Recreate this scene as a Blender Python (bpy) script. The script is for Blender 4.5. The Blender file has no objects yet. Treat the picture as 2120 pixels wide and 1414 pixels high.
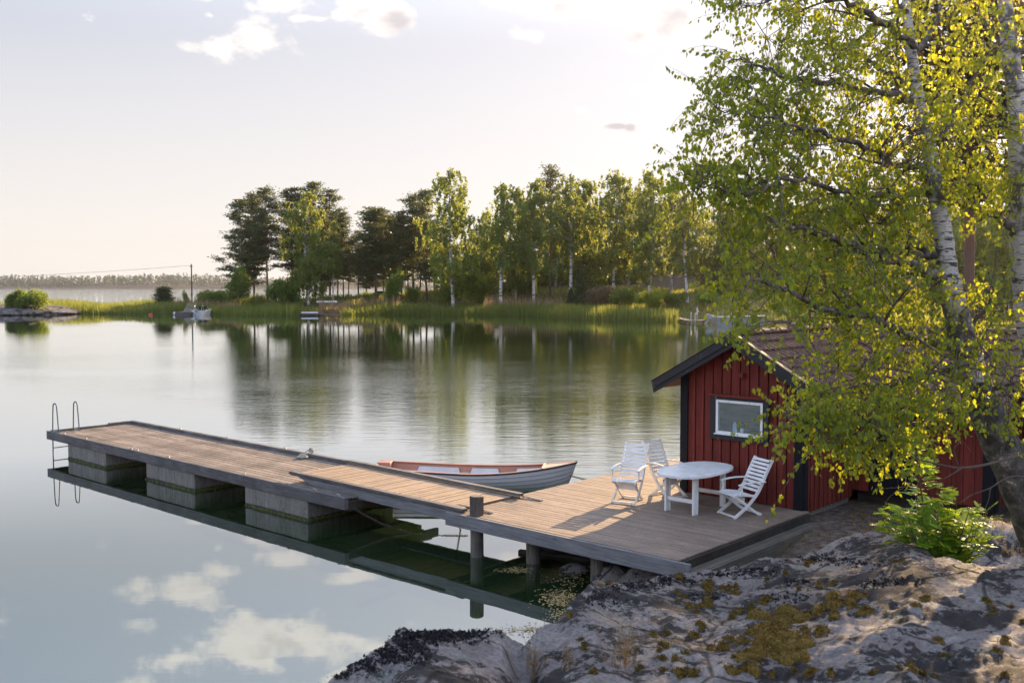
import bpy, bmesh, math, random
import numpy as np
from mathutils import Vector, Matrix, noise as mnoise
R = math.radians
rng = np.random.default_rng(7)
random.seed(7)
sc = bpy.context.scene
COL = sc.collection
# ---------------------------------------------------------------- frames
H = 4.73                       # camera height above the water
FP = 2061.0                    # focal length in photograph pixels (35 mm lens)
PITCH = math.atan(115 / FP)
TH = R(-42.05)                 # the jetty, deck and boathouse share one orientation
CT, ST = math.cos(TH), math.sin(TH)
_cp, _sp = math.cos(PITCH), math.sin(PITCH)
def W(u, v, z=0.0):            # dock frame -> world
    return Vector((u * CT - v * ST, u * ST + v * CT, z))
def D(x, y):                   # world -> dock frame
    return (x * CT + y * ST, -x * ST + y * CT)
def at(px, py, d):             # a sight line followed to forward distance d
    x = (px - 1060) / FP; y = (707 - py) / FP
    fy, fz = _cp + _sp * y, -_sp + _cp * y
    t = d / fy
    return Vector((x * t, d, H + fz * t))
# ---------------------------------------------------------------- mesh builder
class MB:
    def __init__(s): s.v = []; s.f = []; s.r = []
    def add(s, vs, fs, r=None):
        n = len(s.v); s.v += [tuple(a) for a in vs]
        if r is None: r = random.random()
        for f in fs: s.f.append(tuple(n + i for i in f)); s.r.append(r)
    def box(s, a, b, r=None):  # axis aligned, corner to corner
        (x0, y0, z0), (x1, y1, z1) = a, b
        x0, x1 = min(x0, x1), max(x0, x1); y0, y1 = min(y0, y1), max(y0, y1); z0, z1 = min(z0, z1), max(z0, z1)
        vs = [(x0,y0,z0),(x1,y0,z0),(x1,y1,z0),(x0,y1,z0),(x0,y0,z1),(x1,y0,z1),(x1,y1,z1),(x0,y1,z1)]
        s.add(vs, [(0,3,2,1),(4,5,6,7),(0,1,5,4),(1,2,6,5),(2,3,7,6),(3,0,4,7)], r)
    def bar(s, p, q, w, h, up=(0,0,1), r=None):   # box beam from p to q
        p = Vector(p); q = Vector(q); d = (q - p).normalized(); up = Vector(up)
        x = d.cross(up)
        if x.length < 1e-5: x = d.cross(Vector((1,0,0)))
        x.normalize(); y = x.cross(d)
        vs = []
        for c in (p, q):
            for sx, sy in ((-1,-1),(1,-1),(1,1),(-1,1)):
                vs.append(c + x * (w/2*sx) + y * (h/2*sy))
        s.add(vs, [(0,1,2,3),(7,6,5,4),(0,4,5,1),(1,5,6,2),(2,6,7,3),(3,7,4,0)], r)
    def ribbon(s, pts, w, h, up=(0,1,0), r=None): # bent flat bar through pts; up = width axis
        up = Vector(up).normalized(); pts = [Vector(a) for a in pts]; vs = []
        for i, p in enumerate(pts):
            d = (pts[min(i+1, len(pts)-1)] - pts[max(i-1, 0)]).normalized()
            n = d.cross(up).normalized()
            for a, b in ((-1,-1),(1,-1),(1,1),(-1,1)): vs.append(p + up*(w/2*a) + n*(h/2*b))
        fs = [(0,1,2,3)]; m = len(pts)
        for i in range(m-1):
            for k in range(4): fs.append((i*4+k, i*4+4+k, i*4+4+(k+1)%4, i*4+(k+1)%4))
        e = (m-1)*4; fs.append((e+3,e+2,e+1,e)); s.add(vs, fs, r)
    def tube(s, pts, rad, n=8, r=None, caps=True):
        pts = [Vector(a) for a in pts]
        if not hasattr(rad, '__len__'): rad = [rad]*len(pts)
        vs = []; ref = None
        for i, p in enumerate(pts):
            d = (pts[min(i+1, len(pts)-1)] - pts[max(i-1, 0)])
            if d.length < 1e-9: d = Vector((0,0,1))
            d.normalize()
            if ref is None:
                ref = Vector((1,0,0)) if abs(d.x) < .9 else Vector((0,1,0))
            a = (ref - d * ref.dot(d))
            if a.length < 1e-6: a = d.orthogonal()
            a.normalize(); ref = a; b = d.cross(a)
            for k in range(n):
                t = 2*math.pi*k/n; vs.append(p + (a*math.cos(t) + b*math.sin(t))*rad[i])
        fs = []
        for i in range(len(pts)-1):
            for k in range(n): fs.append((i*n+k, i*n+(k+1)%n, i*n+n+(k+1)%n, i*n+n+k))
        if caps:
            fs.append(tuple(range(n-1, -1, -1))); fs.append(tuple(range((len(pts)-1)*n, len(pts)*n)))
        s.add(vs, fs, r)
    def prism(s, poly, off, r=None):   # poly: list of 3d points, extruded by vector off
        off = Vector(off); n = len(poly); a = [Vector(p) for p in poly]; b = [p + off for p in a]
        fs = [tuple(range(n-1,-1,-1)), tuple(range(n, 2*n))]
        for i in range(n): fs.append((i, (i+1)%n, n+(i+1)%n, n+i))
        s.add(a+b, fs, r)
    def ball(s, c, rx, ry=None, rz=None, seg=10, ring=6, r=None):
        ry = ry or rx; rz = rz or rx; c = Vector(c); vs = [c + Vector((0,0,-rz))]
        for i in range(1, ring):
            p = -math.pi/2 + math.pi*i/ring
            for k in range(seg):
                t = 2*math.pi*k/seg; vs.append(c + Vector((rx*math.cos(p)*math.cos(t), ry*math.cos(p)*math.sin(t), rz*math.sin(p))))
        vs.append(c + Vector((0,0,rz))); fs = []; L = len(vs)-1
        for k in range(seg): fs.append((0, 1+(k+1)%seg, 1+k)); fs.append((L, L-seg+k, L-seg+(k+1)%seg))
        for i in range(ring-2):
            for k in range(seg):
                a = 1+i*seg+k; b = 1+i*seg+(k+1)%seg; fs.append((a, b, b+seg, a+seg))
        s.add(vs, fs, r)
    def shift(s, base, TM=None):
        b = Vector(base); s.v = [tuple(Vector(p) - b) for p in s.v]
    def build(s, name, m, parent=None, smooth=False, bevel=0, base=None):
        if base is not None: s.shift(base)
        me = bpy.data.meshes.new(name); me.from_pydata(s.v, [], s.f); me.update()
        at_ = me.attributes.new('rnd', 'FLOAT', 'FACE'); at_.data.foreach_set('value', s.r)
        if smooth:
            me.polygons.foreach_set('use_smooth', [True]*len(me.polygons))
        me.materials.append(m)
        o = bpy.data.objects.new(name, me); COL.objects.link(o)
        if parent is not None: o.parent = parent
        if bevel:
            b = o.modifiers.new('edge', 'BEVEL'); b.width = bevel; b.segments = 2; b.limit_method = 'ANGLE'; b.angle_limit = R(40)
        if smooth and bevel == 0:
            try: me.set_sharp_from_angle(angle=R(50))
            except Exception: pass
        return o
def fastmesh(name, V, F, m, parent=None, rnd=None, smooth=False):
    V = np.asarray(V, dtype=np.float32); F = np.asarray(F, dtype=np.int32); k = F.shape[1]
    me = bpy.data.meshes.new(name); me.vertices.add(len(V)); me.vertices.foreach_set('co', V.ravel())
    me.loops.add(F.size); me.loops.foreach_set('vertex_index', F.ravel())
    me.polygons.add(len(F)); me.polygons.foreach_set('loop_start', np.arange(0, F.size, k, dtype=np.int32))
    if smooth: me.polygons.foreach_set('use_smooth', np.ones(len(F), dtype=bool))
    me.update(calc_edges=True); me.validate()
    if rnd is not None:
        a = me.attributes.new('rnd', 'FLOAT', 'FACE'); a.data.foreach_set('value', np.asarray(rnd, dtype=np.float32))
    me.materials.append(m)
    o = bpy.data.objects.new(name, me); COL.objects.link(o)
    if parent is not None: o.parent = parent
    return o
def tag(o, label=None, cat=None, group=None, kind=None):
    if label: o['label'] = label
    if cat: o['category'] = cat
    if group: o['group'] = group
    if kind: o['kind'] = kind
    return o
def empty(name, loc, rz=0.0):
    o = bpy.data.objects.new(name, None); COL.objects.link(o); o.location = loc; o.rotation_euler = (0,0,rz)
    o.empty_display_size = .2; return o
def dockthing(name, u, v, z, label, cat, group=None, rot=0.0):
    return tag(empty(name, W(u, v, z), TH + rot), label, cat, group)
def copy_tree(o, parent=None):
    c = o.copy(); COL.objects.link(c); c.parent = parent
    for ch in list(o.children): copy_tree(ch, c)
    return c
# ---------------------------------------------------------------- materials
class NT:
    def __init__(s, name):
        s.m = bpy.data.materials.new(name); s.m.use_nodes = True; s.t = s.m.node_tree; s.t.nodes.clear()
        s.out = s.n('ShaderNodeOutputMaterial')
    def n(s, ty, **kw):
        nd = s.t.nodes.new(ty)
        for k, v in kw.items(): setattr(nd, k, v)
        return nd
    def set(s, nd, **kw):
        for k, v in kw.items(): nd.inputs[k.replace('_', ' ')].default_value = v
        return nd
    def l(s, a, b): s.t.links.new(a, b); return b
    def coord(s, scale=(1,1,1), loc=(0,0,0), rot=(0,0,0), world=False):
        if world: src = s.n('ShaderNodeNewGeometry').outputs['Position']
        else: src = s.n('ShaderNodeTexCoord').outputs['Object']
        mp = s.n('ShaderNodeMapping'); mp.inputs['Scale'].default_value = scale; mp.inputs['Location'].default_value = loc; mp.inputs['Rotation'].default_value = rot
        s.l(src, mp.inputs['Vector']); return mp.outputs['Vector']
    def noise(s, vec, scale=5, detail=4, rough=.55, dist=0):
        nd = s.n('ShaderNodeTexNoise'); s.l(vec, nd.inputs['Vector'])
        nd.inputs['Scale'].default_value = scale; nd.inputs['Detail'].default_value = detail; nd.inputs['Roughness'].default_value = rough; nd.inputs['Distortion'].default_value = dist
        return nd.outputs['Fac']
    def voro(s, vec, scale=5, feature='F1', rnd=1):
        nd = s.n('ShaderNodeTexVoronoi', feature=feature); s.l(vec, nd.inputs['Vector']); nd.inputs['Scale'].default_value = scale; nd.inputs['Randomness'].default_value = rnd
        return nd
    def ramp(s, fac, stops, interp='LINEAR'):
        nd = s.n('ShaderNodeValToRGB'); cr = nd.color_ramp; cr.interpolation = interp
        while len(cr.elements) < len(stops): cr.elements.new(.5)
        for e, (p, c) in zip(cr.elements, stops):
            e.position = p
            if not hasattr(c, '__len__'): c = (c, c, c)
            e.color = tuple(c) + (1,)
        s.l(fac, nd.inputs['Fac']); return nd.outputs['Color']
    def mix(s, f, a, b, mode='MIX'):
        nd = s.n('ShaderNodeMix', data_type='RGBA', blend_type=mode)
        for sock, val in ((nd.inputs[0], f), (nd.inputs[6], a), (nd.inputs[7], b)):
            if isinstance(val, bpy.types.NodeSocket): s.l(val, sock)
            elif hasattr(val, '__len__'): sock.default_value = tuple(val) + ((1,) if len(val) == 3 else ())
            else: sock.default_value = val
        return nd.outputs[2]
    def math(s, op, a, b=0.0, c=None, clamp=False):
        nd = s.n('ShaderNodeMath', operation=op, use_clamp=clamp)
        for i, val in enumerate((a, b) if c is None else (a, b, c)):
            if isinstance(val, bpy.types.NodeSocket): s.l(val, nd.inputs[i])
            else: nd.inputs[i].default_value = val
        return nd.outputs[0]
    def attr(s, name='rnd'):
        nd = s.n('ShaderNodeAttribute', attribute_name=name); return nd.outputs['Fac']
    def bump(s, h, strength=.3, dist=.02, normal=None):
        nd = s.n('ShaderNodeBump'); s.l(h, nd.inputs['Height']); nd.inputs['Strength'].default_value = strength; nd.inputs['Distance'].default_value = dist
        if normal is not None: s.l(normal, nd.inputs['Normal'])
        return nd.outputs['Normal']
    def pbr(s, color, rough=.7, normal=None, metal=0, spec=.5, finish=True):
        nd = s.n('ShaderNodeBsdfPrincipled')
        for k, val in (('Base Color', color), ('Roughness', rough), ('Metallic', metal), ('Specular IOR Level', spec)):
            if isinstance(val, bpy.types.NodeSocket): s.l(val, nd.inputs[k])
            elif hasattr(val, '__len__'): nd.inputs[k].default_value = tuple(val)+(1,)
            else: nd.inputs[k].default_value = val
        if normal is not None: s.l(normal, nd.inputs['Normal'])
        if finish: s.l(nd.outputs[0], s.out.inputs['Surface'])
        return nd.outputs[0]
M = {}
def wood(name, c0, c1, c2, grain=(1, 14, 14), rough=.75, var=.35, dark=.5, bstr=.35):
    """weathered boards: c0 dark grain, c1 body, c2 bleached; grain = stretch (small number = along the board)"""
    t = NT(name); v = t.coord(grain); r = t.attr()
    # every board gets its own offset of the pattern
    add = t.n('ShaderNodeVectorMath', operation='ADD'); t.l(v, add.inputs[0])
    cm = t.n('ShaderNodeCombineXYZ'); rr = t.math('MULTIPLY', r, 37.0)
    for k in range(3): t.l(rr, cm.inputs[k])
    t.l(cm.outputs[0], add.inputs[1]); v2 = add.outputs[0]
    n1 = t.noise(v2, 3.0, 6, .62, .4); n2 = t.noise(v2, 11.0, 3, .6)
    big = t.noise(t.coord((1,1,1)), 1.3, 4, .6)
    c = t.ramp(n1, [(.30, c0), (.5, c1), (.72, c2)])
    c = t.mix(t.ramp(n2, [(.35, .0), (.7, .45)]), c, c0, 'MIX')
    val = t.math('MULTIPLY_ADD', r, var, 1 - var/2)
    c = t.mix(1.0, c, val, 'MULTIPLY')
    c = t.mix(t.ramp(big, [(.4, 0.0), (.68, dark)]), c, tuple(x*.55 for x in c0))
    kn = t.voro(t.coord(tuple(g*.55+.4 if g < 3 else g*.28 for g in grain)), 1.25)
    c = t.mix(t.ramp(kn.outputs['Distance'], [(.03, .75), (.09, 0.0)]), c, tuple(x*.4 for x in c0))
    t.pbr(c, rough, t.bump(n1, bstr, .006), spec=.35)
    M[name] = t.m; return t.m
wood('deck_wood', (.115,.08,.058), (.235,.175,.135), (.36,.29,.235), (1.2, 22, 22), .62, .30, .35)
wood('jetty_wood', (.085,.068,.058), (.21,.168,.138), (.35,.295,.25), (1.0, 20, 20), .7, .6, .65)
wood('gangway_wood', (.15,.10,.066), (.30,.22,.15), (.40,.31,.225), (20, 1.2, 20), .66, .28, .3)
wood('beam_wood', (.055,.052,.055), (.125,.12,.125), (.21,.205,.21), (.9, 9, 12), .75, .25, .6, .6)
wood('fascia_wood', (.10,.10,.11), (.19,.19,.205), (.27,.27,.285), (.7, 7, 12), .7, .12, .25, .4)
wood('dark_wood', (.018,.014,.012), (.045,.038,.032), (.08,.07,.06), (1, 9, 9), .8, .3, .5)
wood('step_wood', (.07,.065,.05), (.12,.105,.085), (.18,.16,.13), (12, 1, 12), .75, .2, .4)
wood('pile_wood', (.06,.052,.045), (.15,.13,.115), (.24,.215,.19), (16, 16, .8), .8, .2, .6, .8)
def mat_concrete():
    t = NT('float_concrete'); g = t.n('ShaderNodeNewGeometry'); sx = t.n('ShaderNodeSeparateXYZ'); t.l(g.outputs['Position'], sx.inputs[0])
    st = t.noise(t.coord((9, 9, .7)), 1.6, 5, .65); fine = t.noise(t.coord(), 22, 4, .6)
    c = t.ramp(st, [(.3, (.065,.057,.046)), (.5, (.145,.135,.12)), (.68, (.24,.23,.215))])
    c = t.mix(.35, c, t.ramp(fine, [(.3, (.09,.08,.07)), (.7, (.30,.29,.27))]))
    wob = t.math('ADD', sx.outputs[2], t.math('MULTIPLY', t.noise(t.coord((1,1,1)), 9, 3), -.06))
    c = t.mix(t.ramp(t.math('MULTIPLY_ADD', wob, 4.0, .2, clamp=True), [(.30, 1.0), (.42, 0.0)]), c, (.03,.028,.02))
    t.pbr(c, .85, t.bump(fine, .4, .01)); M['concrete'] = t.m
    t = NT('water_moss'); n = t.noise(t.coord(), 26, 4, .7)
    t.pbr(t.ramp(n, [(.3, (.03,.035,.008)), (.6, (.10,.11,.018)), (.8, (.17,.16,.03))]), .9, t.bump(n, 1, .03)); M['water_moss'] = t.m
mat_concrete()
def mat_red():
    t = NT('red_paint'); r = t.attr(); n = t.noise(t.coord((14, 14, .9)), 2.2, 5, .65); b = t.noise(t.coord(), 1.2, 3)
    c = t.ramp(n, [(.28, (.085,.015,.011)), (.5, (.145,.024,.018)), (.75, (.185,.040,.028))])
    c = t.mix(1.0, c, t.math('MULTIPLY_ADD', r, .35, .82), 'MULTIPLY')
    c = t.mix(t.ramp(b, [(.45, 0.0), (.75, .4)]), c, (.07,.012,.01))
    t.pbr(c, .8, t.bump(n, .35, .006), spec=.25); M['red'] = t.m
    t = NT('black_paint'); n = t.noise(t.coord((2, 2, 2)), 3.4, 6, .68, .3); n2 = t.noise(t.coord((3,3,3)), 14, 4, .7)
    pk = t.math('MULTIPLY', t.ramp(n, [(.635, 0.0), (.65, 1.0)]), t.ramp(n2, [(.4, 0.0), (.5, 1.0)]))
    c = t.mix(t.noise(t.coord((1,10,10)), 3, 3), (.006,.006,.009), (.014,.014,.019))
    c = t.mix(pk, c, (.24,.235,.23)); t.pbr(c, .75, t.bump(t.math('MULTIPLY', pk, -1.0), .5, .004)); M['black'] = t.m
    t = NT('black_board_paint'); c = t.mix(t.noise(t.coord((12,12,1)), 3, 4), (.005,.005,.008), (.012,.012,.016)); t.pbr(c, .8, t.bump(t.noise(t.coord((14,14,1)), 4, 4), .3, .005), spec=.2); M['black_plain'] = t.m
    t = NT('white_frame_paint'); n = t.noise(t.coord((3,3,3)), 8, 5, .7); c = t.mix(t.ramp(n, [(.6, 0.0), (.66, .8)]), (.70,.70,.72), (.2,.19,.2)); t.pbr(c, .5); M['white_paint'] = t.m
    t = NT('white_plastic'); n = t.noise(t.coord(), 6, 4); n2 = t.noise(t.coord(), 60, 2)
    c = t.mix(t.ramp(n, [(.42, 0.0), (.7, .5)]), (.70,.70,.71), (.46,.45,.41)); t.pbr(c, .42, t.bump(n2, .05, .002)); M['plastic'] = t.m
    t = NT('window_glass'); n = t.noise(t.coord((1,1,2)), 3, 4, .6); nb = t.bump(n, .5, .02)
    gl = t.n('ShaderNodeBsdfGlossy'); gl.inputs['Roughness'].default_value = .02; gl.inputs['Color'].default_value = (.8,.92,1,1); t.l(nb, gl.inputs['Normal'])
    tr_ = t.n('ShaderNodeBsdfTransparent'); tr_.inputs['Color'].default_value = (.75,.85,.88,1); mx = t.n('ShaderNodeMixShader'); mx.inputs[0].default_value = .10
    t.l(tr_.outputs[0], mx.inputs[1]); t.l(gl.outputs[0], mx.inputs[2]); t.l(mx.outputs[0], t.out.inputs[0]); M['glass'] = t.m
    t = NT('fresh_wood_edge'); n = t.noise(t.coord((8,1,8)), 4, 4); t.pbr(t.ramp(n, [(.3, (.33,.22,.11)), (.7, (.52,.38,.22))]), .7); M['fresh_wood'] = t.m
mat_red()
def mat_tile():
    t = NT('roof_tile'); n = t.noise(t.coord(), 5, 5, .65); n2 = t.noise(t.coord(), 34, 4, .7); n3 = t.noise(t.coord(), 2.1, 4, .7)
    c = t.ramp(n2, [(.28, (.045,.024,.018)), (.52, (.13,.07,.050)), (.75, (.21,.125,.09))])
    c = t.mix(t.ramp(n, [(.55, 0.0), (.66, .75)]), c, (.03,.022,.014))
    c = t.mix(t.ramp(n3, [(.62, 0.0), (.72, .6)]), c, (.12,.09,.04))
    c = t.mix(t.ramp(t.voro(t.coord(), 16).outputs['Distance'], [(.05, .5), (.09, 0.0)]), c, (.28,.28,.25))
    t.pbr(c, .85, t.bump(n2, .7, .012)); M['tile'] = t.m
mat_tile()
def simple(name, c, rough=.6, metal=0, c2=None, sc_=8):
    t = NT(name)
    if c2 is None: c2 = tuple(x*.65 for x in c)
    n = t.noise(t.coord(), sc_, 4, .6); t.pbr(t.ramp(n, [(.35, c2), (.65, c)]), rough, t.bump(n, .1, .004), metal); M[name] = t.m; return t.m
simple('rust_iron', (.10,.06,.04), .8, .3, (.04,.03,.025), 30)
simple('dark_metal', (.05,.055,.06), .5, .6)
simple('blue_steel', (.02,.07,.11), .6, 0, (.02,.05,.08))
simple('rope_white', (.45,.43,.38), .9, 0, (.25,.23,.2), 60)
simple('galvanised', (.45,.46,.47), .4, .8)
simple('hull_white', (.55,.56,.58), .35, 0, (.44,.45,.48), 3)
simple('aluminium', (.42,.45,.49), .38, .7)
simple('grey_plastic', (.30,.33,.38), .35)
simple('tinted_glass', (.04,.05,.05), .1)
simple('skin', (.52,.32,.24), .6)
simple('shirt_blue', (.16,.30,.62), .8)
simple('shorts_pale', (.60,.54,.50), .8)
simple('cap_navy', (.03,.04,.08), .8)
simple('car_dark', (.05,.06,.09), .25, .3)
simple('car_silver', (.45,.47,.50), .25, .5)
simple('tyre_rubber', (.02,.02,.02), .9)
simple('buoy_red', (.55,.05,.04), .4)
simple('hut_red_far', (.16,.03,.025), .8)
simple('white_far', (.7,.7,.7), .6)
simple('roof_dark_far', (.06,.05,.05), .8)
simple('needle_dry', (.22,.13,.05), .9, 0, (.12,.07,.03))
simple('straw', (.42,.32,.14), .8, 0, (.28,.20,.08))
simple('curtain_blue', (.30,.38,.50), .9)
simple('interior_white', (.6,.6,.58), .7)
def mat_hull():
    t = NT('boat_hull'); g = t.n('ShaderNodeNewGeometry'); sx = t.n('ShaderNodeSeparateXYZ'); t.l(g.outputs['Position'], sx.inputs[0])
    n = t.noise(t.coord((1,1,2)), 3, 4, .6)
    c = t.mix(n, (.50,.49,.50), (.40,.39,.41))
    fac = t.ramp(t.math('ADD', sx.outputs[2], t.math('MULTIPLY', n, .2)), [(.18, .8), (.5, 0.0)])
    c = t.mix(fac, c, (.16,.22,.16)); t.pbr(c, .3); M['boat_hull'] = t.m
    t = NT('boat_inside'); n = t.noise(t.coord(), 5, 4); t.pbr(t.mix(n, (.42,.22,.17), (.30,.15,.12)), .5); M['boat_inside'] = t.m
    t = NT('boat_seat'); n = t.noise(t.coord(), 7, 4); t.pbr(t.mix(n, (.55,.42,.32), (.42,.30,.23)), .5); M['boat_seat'] = t.m
mat_hull()
# leaves: diffuse reflection + light coming through
def leafmat(name, dark, light, tr, trans=.5, lo=.0, rough=.5):
    t = NT(name); r = t.attr()
    oi = t.n('ShaderNodeObjectInfo').outputs['Random']
    c = t.ramp(r, [(0.0, dark), (1.0, light)])
    tc = t.ramp(r, [(0.0, tuple(x*.6 for x in tr)), (1.0, tr)])
    c = t.mix(1.0, c, t.math('MULTIPLY_ADD', oi, .4, .8), 'MULTIPLY')
    tc = t.mix(1.0, tc, t.math('MULTIPLY_ADD', oi, .3, .85), 'MULTIPLY')
    p = t.pbr(c, rough, spec=.35, finish=False)
    tn = t.n('ShaderNodeBsdfTranslucent'); t.l(tc, tn.inputs['Color'])
    mx = t.n('ShaderNodeMixShader'); mx.inputs[0].default_value = trans
    t.l(p, mx.inputs[1]); t.l(tn.outputs[0], mx.inputs[2]); t.l(mx.outputs[0], t.out.inputs[0]); M[name] = t.m; return t.m
leafmat('birch_leaf', (.06,.12,.025), (.10,.175,.03), (.70,.72,.03), .56)
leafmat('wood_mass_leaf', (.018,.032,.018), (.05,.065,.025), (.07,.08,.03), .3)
leafmat('rowan_leaf', (.13,.27,.02), (.22,.42,.03), (.60,.80,.05), .5)
leafmat('far_birch_leaf', (.06,.11,.028), (.12,.18,.035), (.40,.44,.06), .5)
leafmat('far_pine_needle', (.035,.06,.025), (.07,.10,.035), (.16,.17,.04), .35)
leafmat('far_spruce_needle', (.02,.05,.02), (.045,.09,.03), (.08,.12,.03), .25)
leafmat('far_bush_leaf', (.05,.10,.022), (.10,.18,.035), (.34,.42,.04), .48)
leafmat('bright_bush_leaf', (.09,.16,.02), (.15,.22,.03), (.42,.44,.03), .5)
leafmat('brown_bush_leaf', (.09,.07,.04), (.15,.12,.07), (.18,.13,.06), .3)
leafmat('reed_leaf', (.09,.16,.035), (.18,.22,.05), (.40,.43,.08), .5)
leafmat('reed_plume', (.22,.15,.09), (.34,.24,.15), (.4,.26,.15), .4)
leafmat('dry_plant', (.20,.12,.04), (.34,.20,.06), (.45,.28,.08), .4)
leafmat('dark_pine_needle', (.02,.03,.014), (.05,.05,.02), (.09,.06,.02), .2)
leafmat('grass_blade', (.08,.14,.03), (.20,.22,.05), (.48,.48,.08), .5)
def barks():
    t = NT('birch_bark'); v = t.coord((1,1,1)); n = t.noise(t.coord((2.2,2.2,11)), 2.0, 5, .7, .3); big = t.noise(t.coord((1.6,1.6,1.1)), 1.8, 4, .65)
    fine = t.noise(t.coord((5,5,40)), 4, 3, .6)
    w = t.ramp(fine, [(.3, (.22,.195,.17)), (.6, (.46,.42,.38))])
    c = t.mix(t.ramp(n, [(.53, 0.0), (.585, 1.0)]), w, (.03,.026,.024))
    c = t.mix(t.ramp(big, [(.49, 0.0), (.58, .9)]), c, (.05,.044,.04))
    t.pbr(c, .8, t.bump(n, .5, .02)); M['birch_bark'] = t.m
    t = NT('birch_bark_base'); n = t.noise(t.coord((3,3,1.6)), 2.6, 6, .72, .4); f = t.noise(t.coord((4,4,14)), 6, 4, .7)
    c = t.ramp(n, [(.38, (.025,.022,.02)), (.52, (.085,.078,.07)), (.60, (.17,.155,.14)), (.66, (.46,.43,.40))])
    c = t.mix(t.ramp(f, [(.5, 0.0), (.7, .7)]), c, (.03,.03,.03)); t.pbr(c, .9, t.bump(n, .9, .03)); M['birch_base'] = t.m
    t = NT('twig_bark'); n = t.noise(t.coord(), 12, 3); t.pbr(t.mix(n, (.05,.035,.028), (.12,.085,.07)), .85); M['twig'] = t.m
    t = NT('limb_bark'); n = t.noise(t.coord((3,3,3)), 4, 5, .7); t.pbr(t.ramp(n, [(.42, (.045,.035,.03)), (.6, (.16,.13,.115)), (.7, (.32,.29,.27))]), .85, t.bump(n, .5, .01)); M['limb_bark'] = t.m
    t = NT('far_birch_bark'); n = t.noise(t.coord((1,1,2.5)), 1.2, 4, .7); t.pbr(t.ramp(n, [(.42, (.52,.5,.5)), (.52, (.36,.34,.33)), (.6, (.05,.045,.04))]), .85); M['far_birch_bark'] = t.m
    t = NT('pine_bark'); sx = t.n('ShaderNodeSeparateXYZ'); t.l(t.n('ShaderNodeTexCoord').outputs['Object'], sx.inputs[0]); n = t.noise(t.coord((3,3,.8)), 1.5, 4, .7)
    f = t.ramp(t.math('DIVIDE', sx.outputs[2], 22.0), [(.15, 0.0), (.45, 1.0)])
    c = t.mix(f, t.mix(n, (.05,.035,.03), (.12,.085,.07)), t.mix(n, (.16,.075,.04), (.30,.15,.075))); t.pbr(c, .9); M['pine_bark'] = t.m
barks()
def mat_rock():
    t = NT('granite'); v = t.coord(world=True); L = t.l
    f1 = t.noise(v, 34, 5, .75); f2 = t.noise(v, 130, 3, .75); m1 = t.noise(v, 1.1, 6, .75, .2); m2 = t.noise(v, 3.6, 8, .78, .12); m3 = t.noise(v, 9, 6, .78, .1); m4 = t.noise(t.coord((1,1,1), (31,7,3), world=True), 3.1, 8, .8, .1)
    c = t.ramp(f1, [(.28, (.095,.084,.083)), (.5, (.19,.172,.172)), (.7, (.31,.28,.28))])
    c = t.mix(t.ramp(m1, [(.45, 0.0), (.6, .6)]), c, (.17,.13,.115))
    c = t.mix(t.ramp(f2, [(.52, 0.0), (.68, .7)]), c, (.04,.035,.038))
    c = t.mix(t.ramp(m2, [(.47, 0.0), (.62, .5)]), c, t.ramp(f1, [(.4, (.055,.048,.05)), (.7, (.125,.11,.11))]))
    c = t.mix(t.ramp(m4, [(.56, 0.0), (.60, .75)]), c, t.ramp(f1, [(.4, (.12,.15,.125)), (.7, (.25,.28,.24))]))
    pale = t.noise(t.coord((1,1,1), (5,17,3), world=True), 2.3, 8, .8, .1)
    c = t.mix(t.ramp(pale, [(.52, 0.0), (.60, .6)]), c, t.ramp(f1, [(.35, (.19,.168,.16)), (.65, (.37,.335,.32))]))
    # ring shaped crust lichens
    vr = t.voro(t.coord((1,1,1), (2,5,1), world=True), 2.6)
    ring = t.ramp(t.math('ADD', vr.outputs['Distance'], t.math('MULTIPLY', m3, .12)), [(.13, 0.0), (.15, .85), (.175, .85), (.19, 0.0)])
    c = t.mix(ring, c, (.26,.31,.28))
    # black crustose lichen with ragged edges
    bl = t.math('ADD', t.math('MULTIPLY', m3, .55), t.math('MULTIPLY', t.noise(t.coord((1,1,1), (9,9,9), world=True), 1.5, 3, .5), .5))
    blk = t.ramp(bl, [(.532, 0.0), (.552, 1.0)])
    c = t.mix(blk, c, t.ramp(f2, [(.4, (.014,.012,.013)), (.7, (.05,.043,.045))]))
    ck = t.n('ShaderNodeTexVoronoi', feature='DISTANCE_TO_EDGE'); L(t.coord((.8,.8,.8), world=True), ck.inputs['Vector']); ck.inputs['Scale'].default_value = .9
    crack = t.ramp(ck.outputs['Distance'], [(.003, 1.0), (.014, 0.0)])
    c = t.mix(t.math('MULTIPLY', crack, .8), c, (.012,.01,.01))
    h = t.math('ADD', t.math('MULTIPLY', f1, .5), t.math('ADD', t.math('MULTIPLY', f2, .25), t.math('MULTIPLY', blk, .6)))
    h = t.math('SUBTRACT', h, crack)
    t.pbr(c, .88, t.bump(h, .9, .022), spec=.3); M['granite'] = t.m
    t = NT('moss'); v = t.coord(world=True); n = t.noise(v, 60, 3, .75); b = t.noise(v, 5, 3)
    c = t.ramp(n, [(.3, (.06,.038,.010)), (.55, (.18,.115,.03)), (.75, (.32,.215,.075))]); c = t.mix(t.ramp(b, [(.5, 0.0), (.7, .5)]), c, (.11,.085,.02))
    t.pbr(c, .95, t.bump(n, 1, .02), spec=.1); M['moss'] = t.m
    t = NT('black_lichen'); n = t.noise(t.coord(world=True), 70, 3); t.pbr(t.ramp(n, [(.35, (.006,.005,.007)), (.7, (.045,.038,.045))]), .85, spec=.3); M['black_lichen'] = t.m
    t = NT('ground_soil'); v = t.coord(world=True); n = t.noise(v, .35, 6, .65); n2 = t.noise(v, 7, 5, .7); n3 = t.noise(v, .06, 4, .6)
    sx = t.n('ShaderNodeSeparateXYZ'); L(v, sx.inputs[0])
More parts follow.
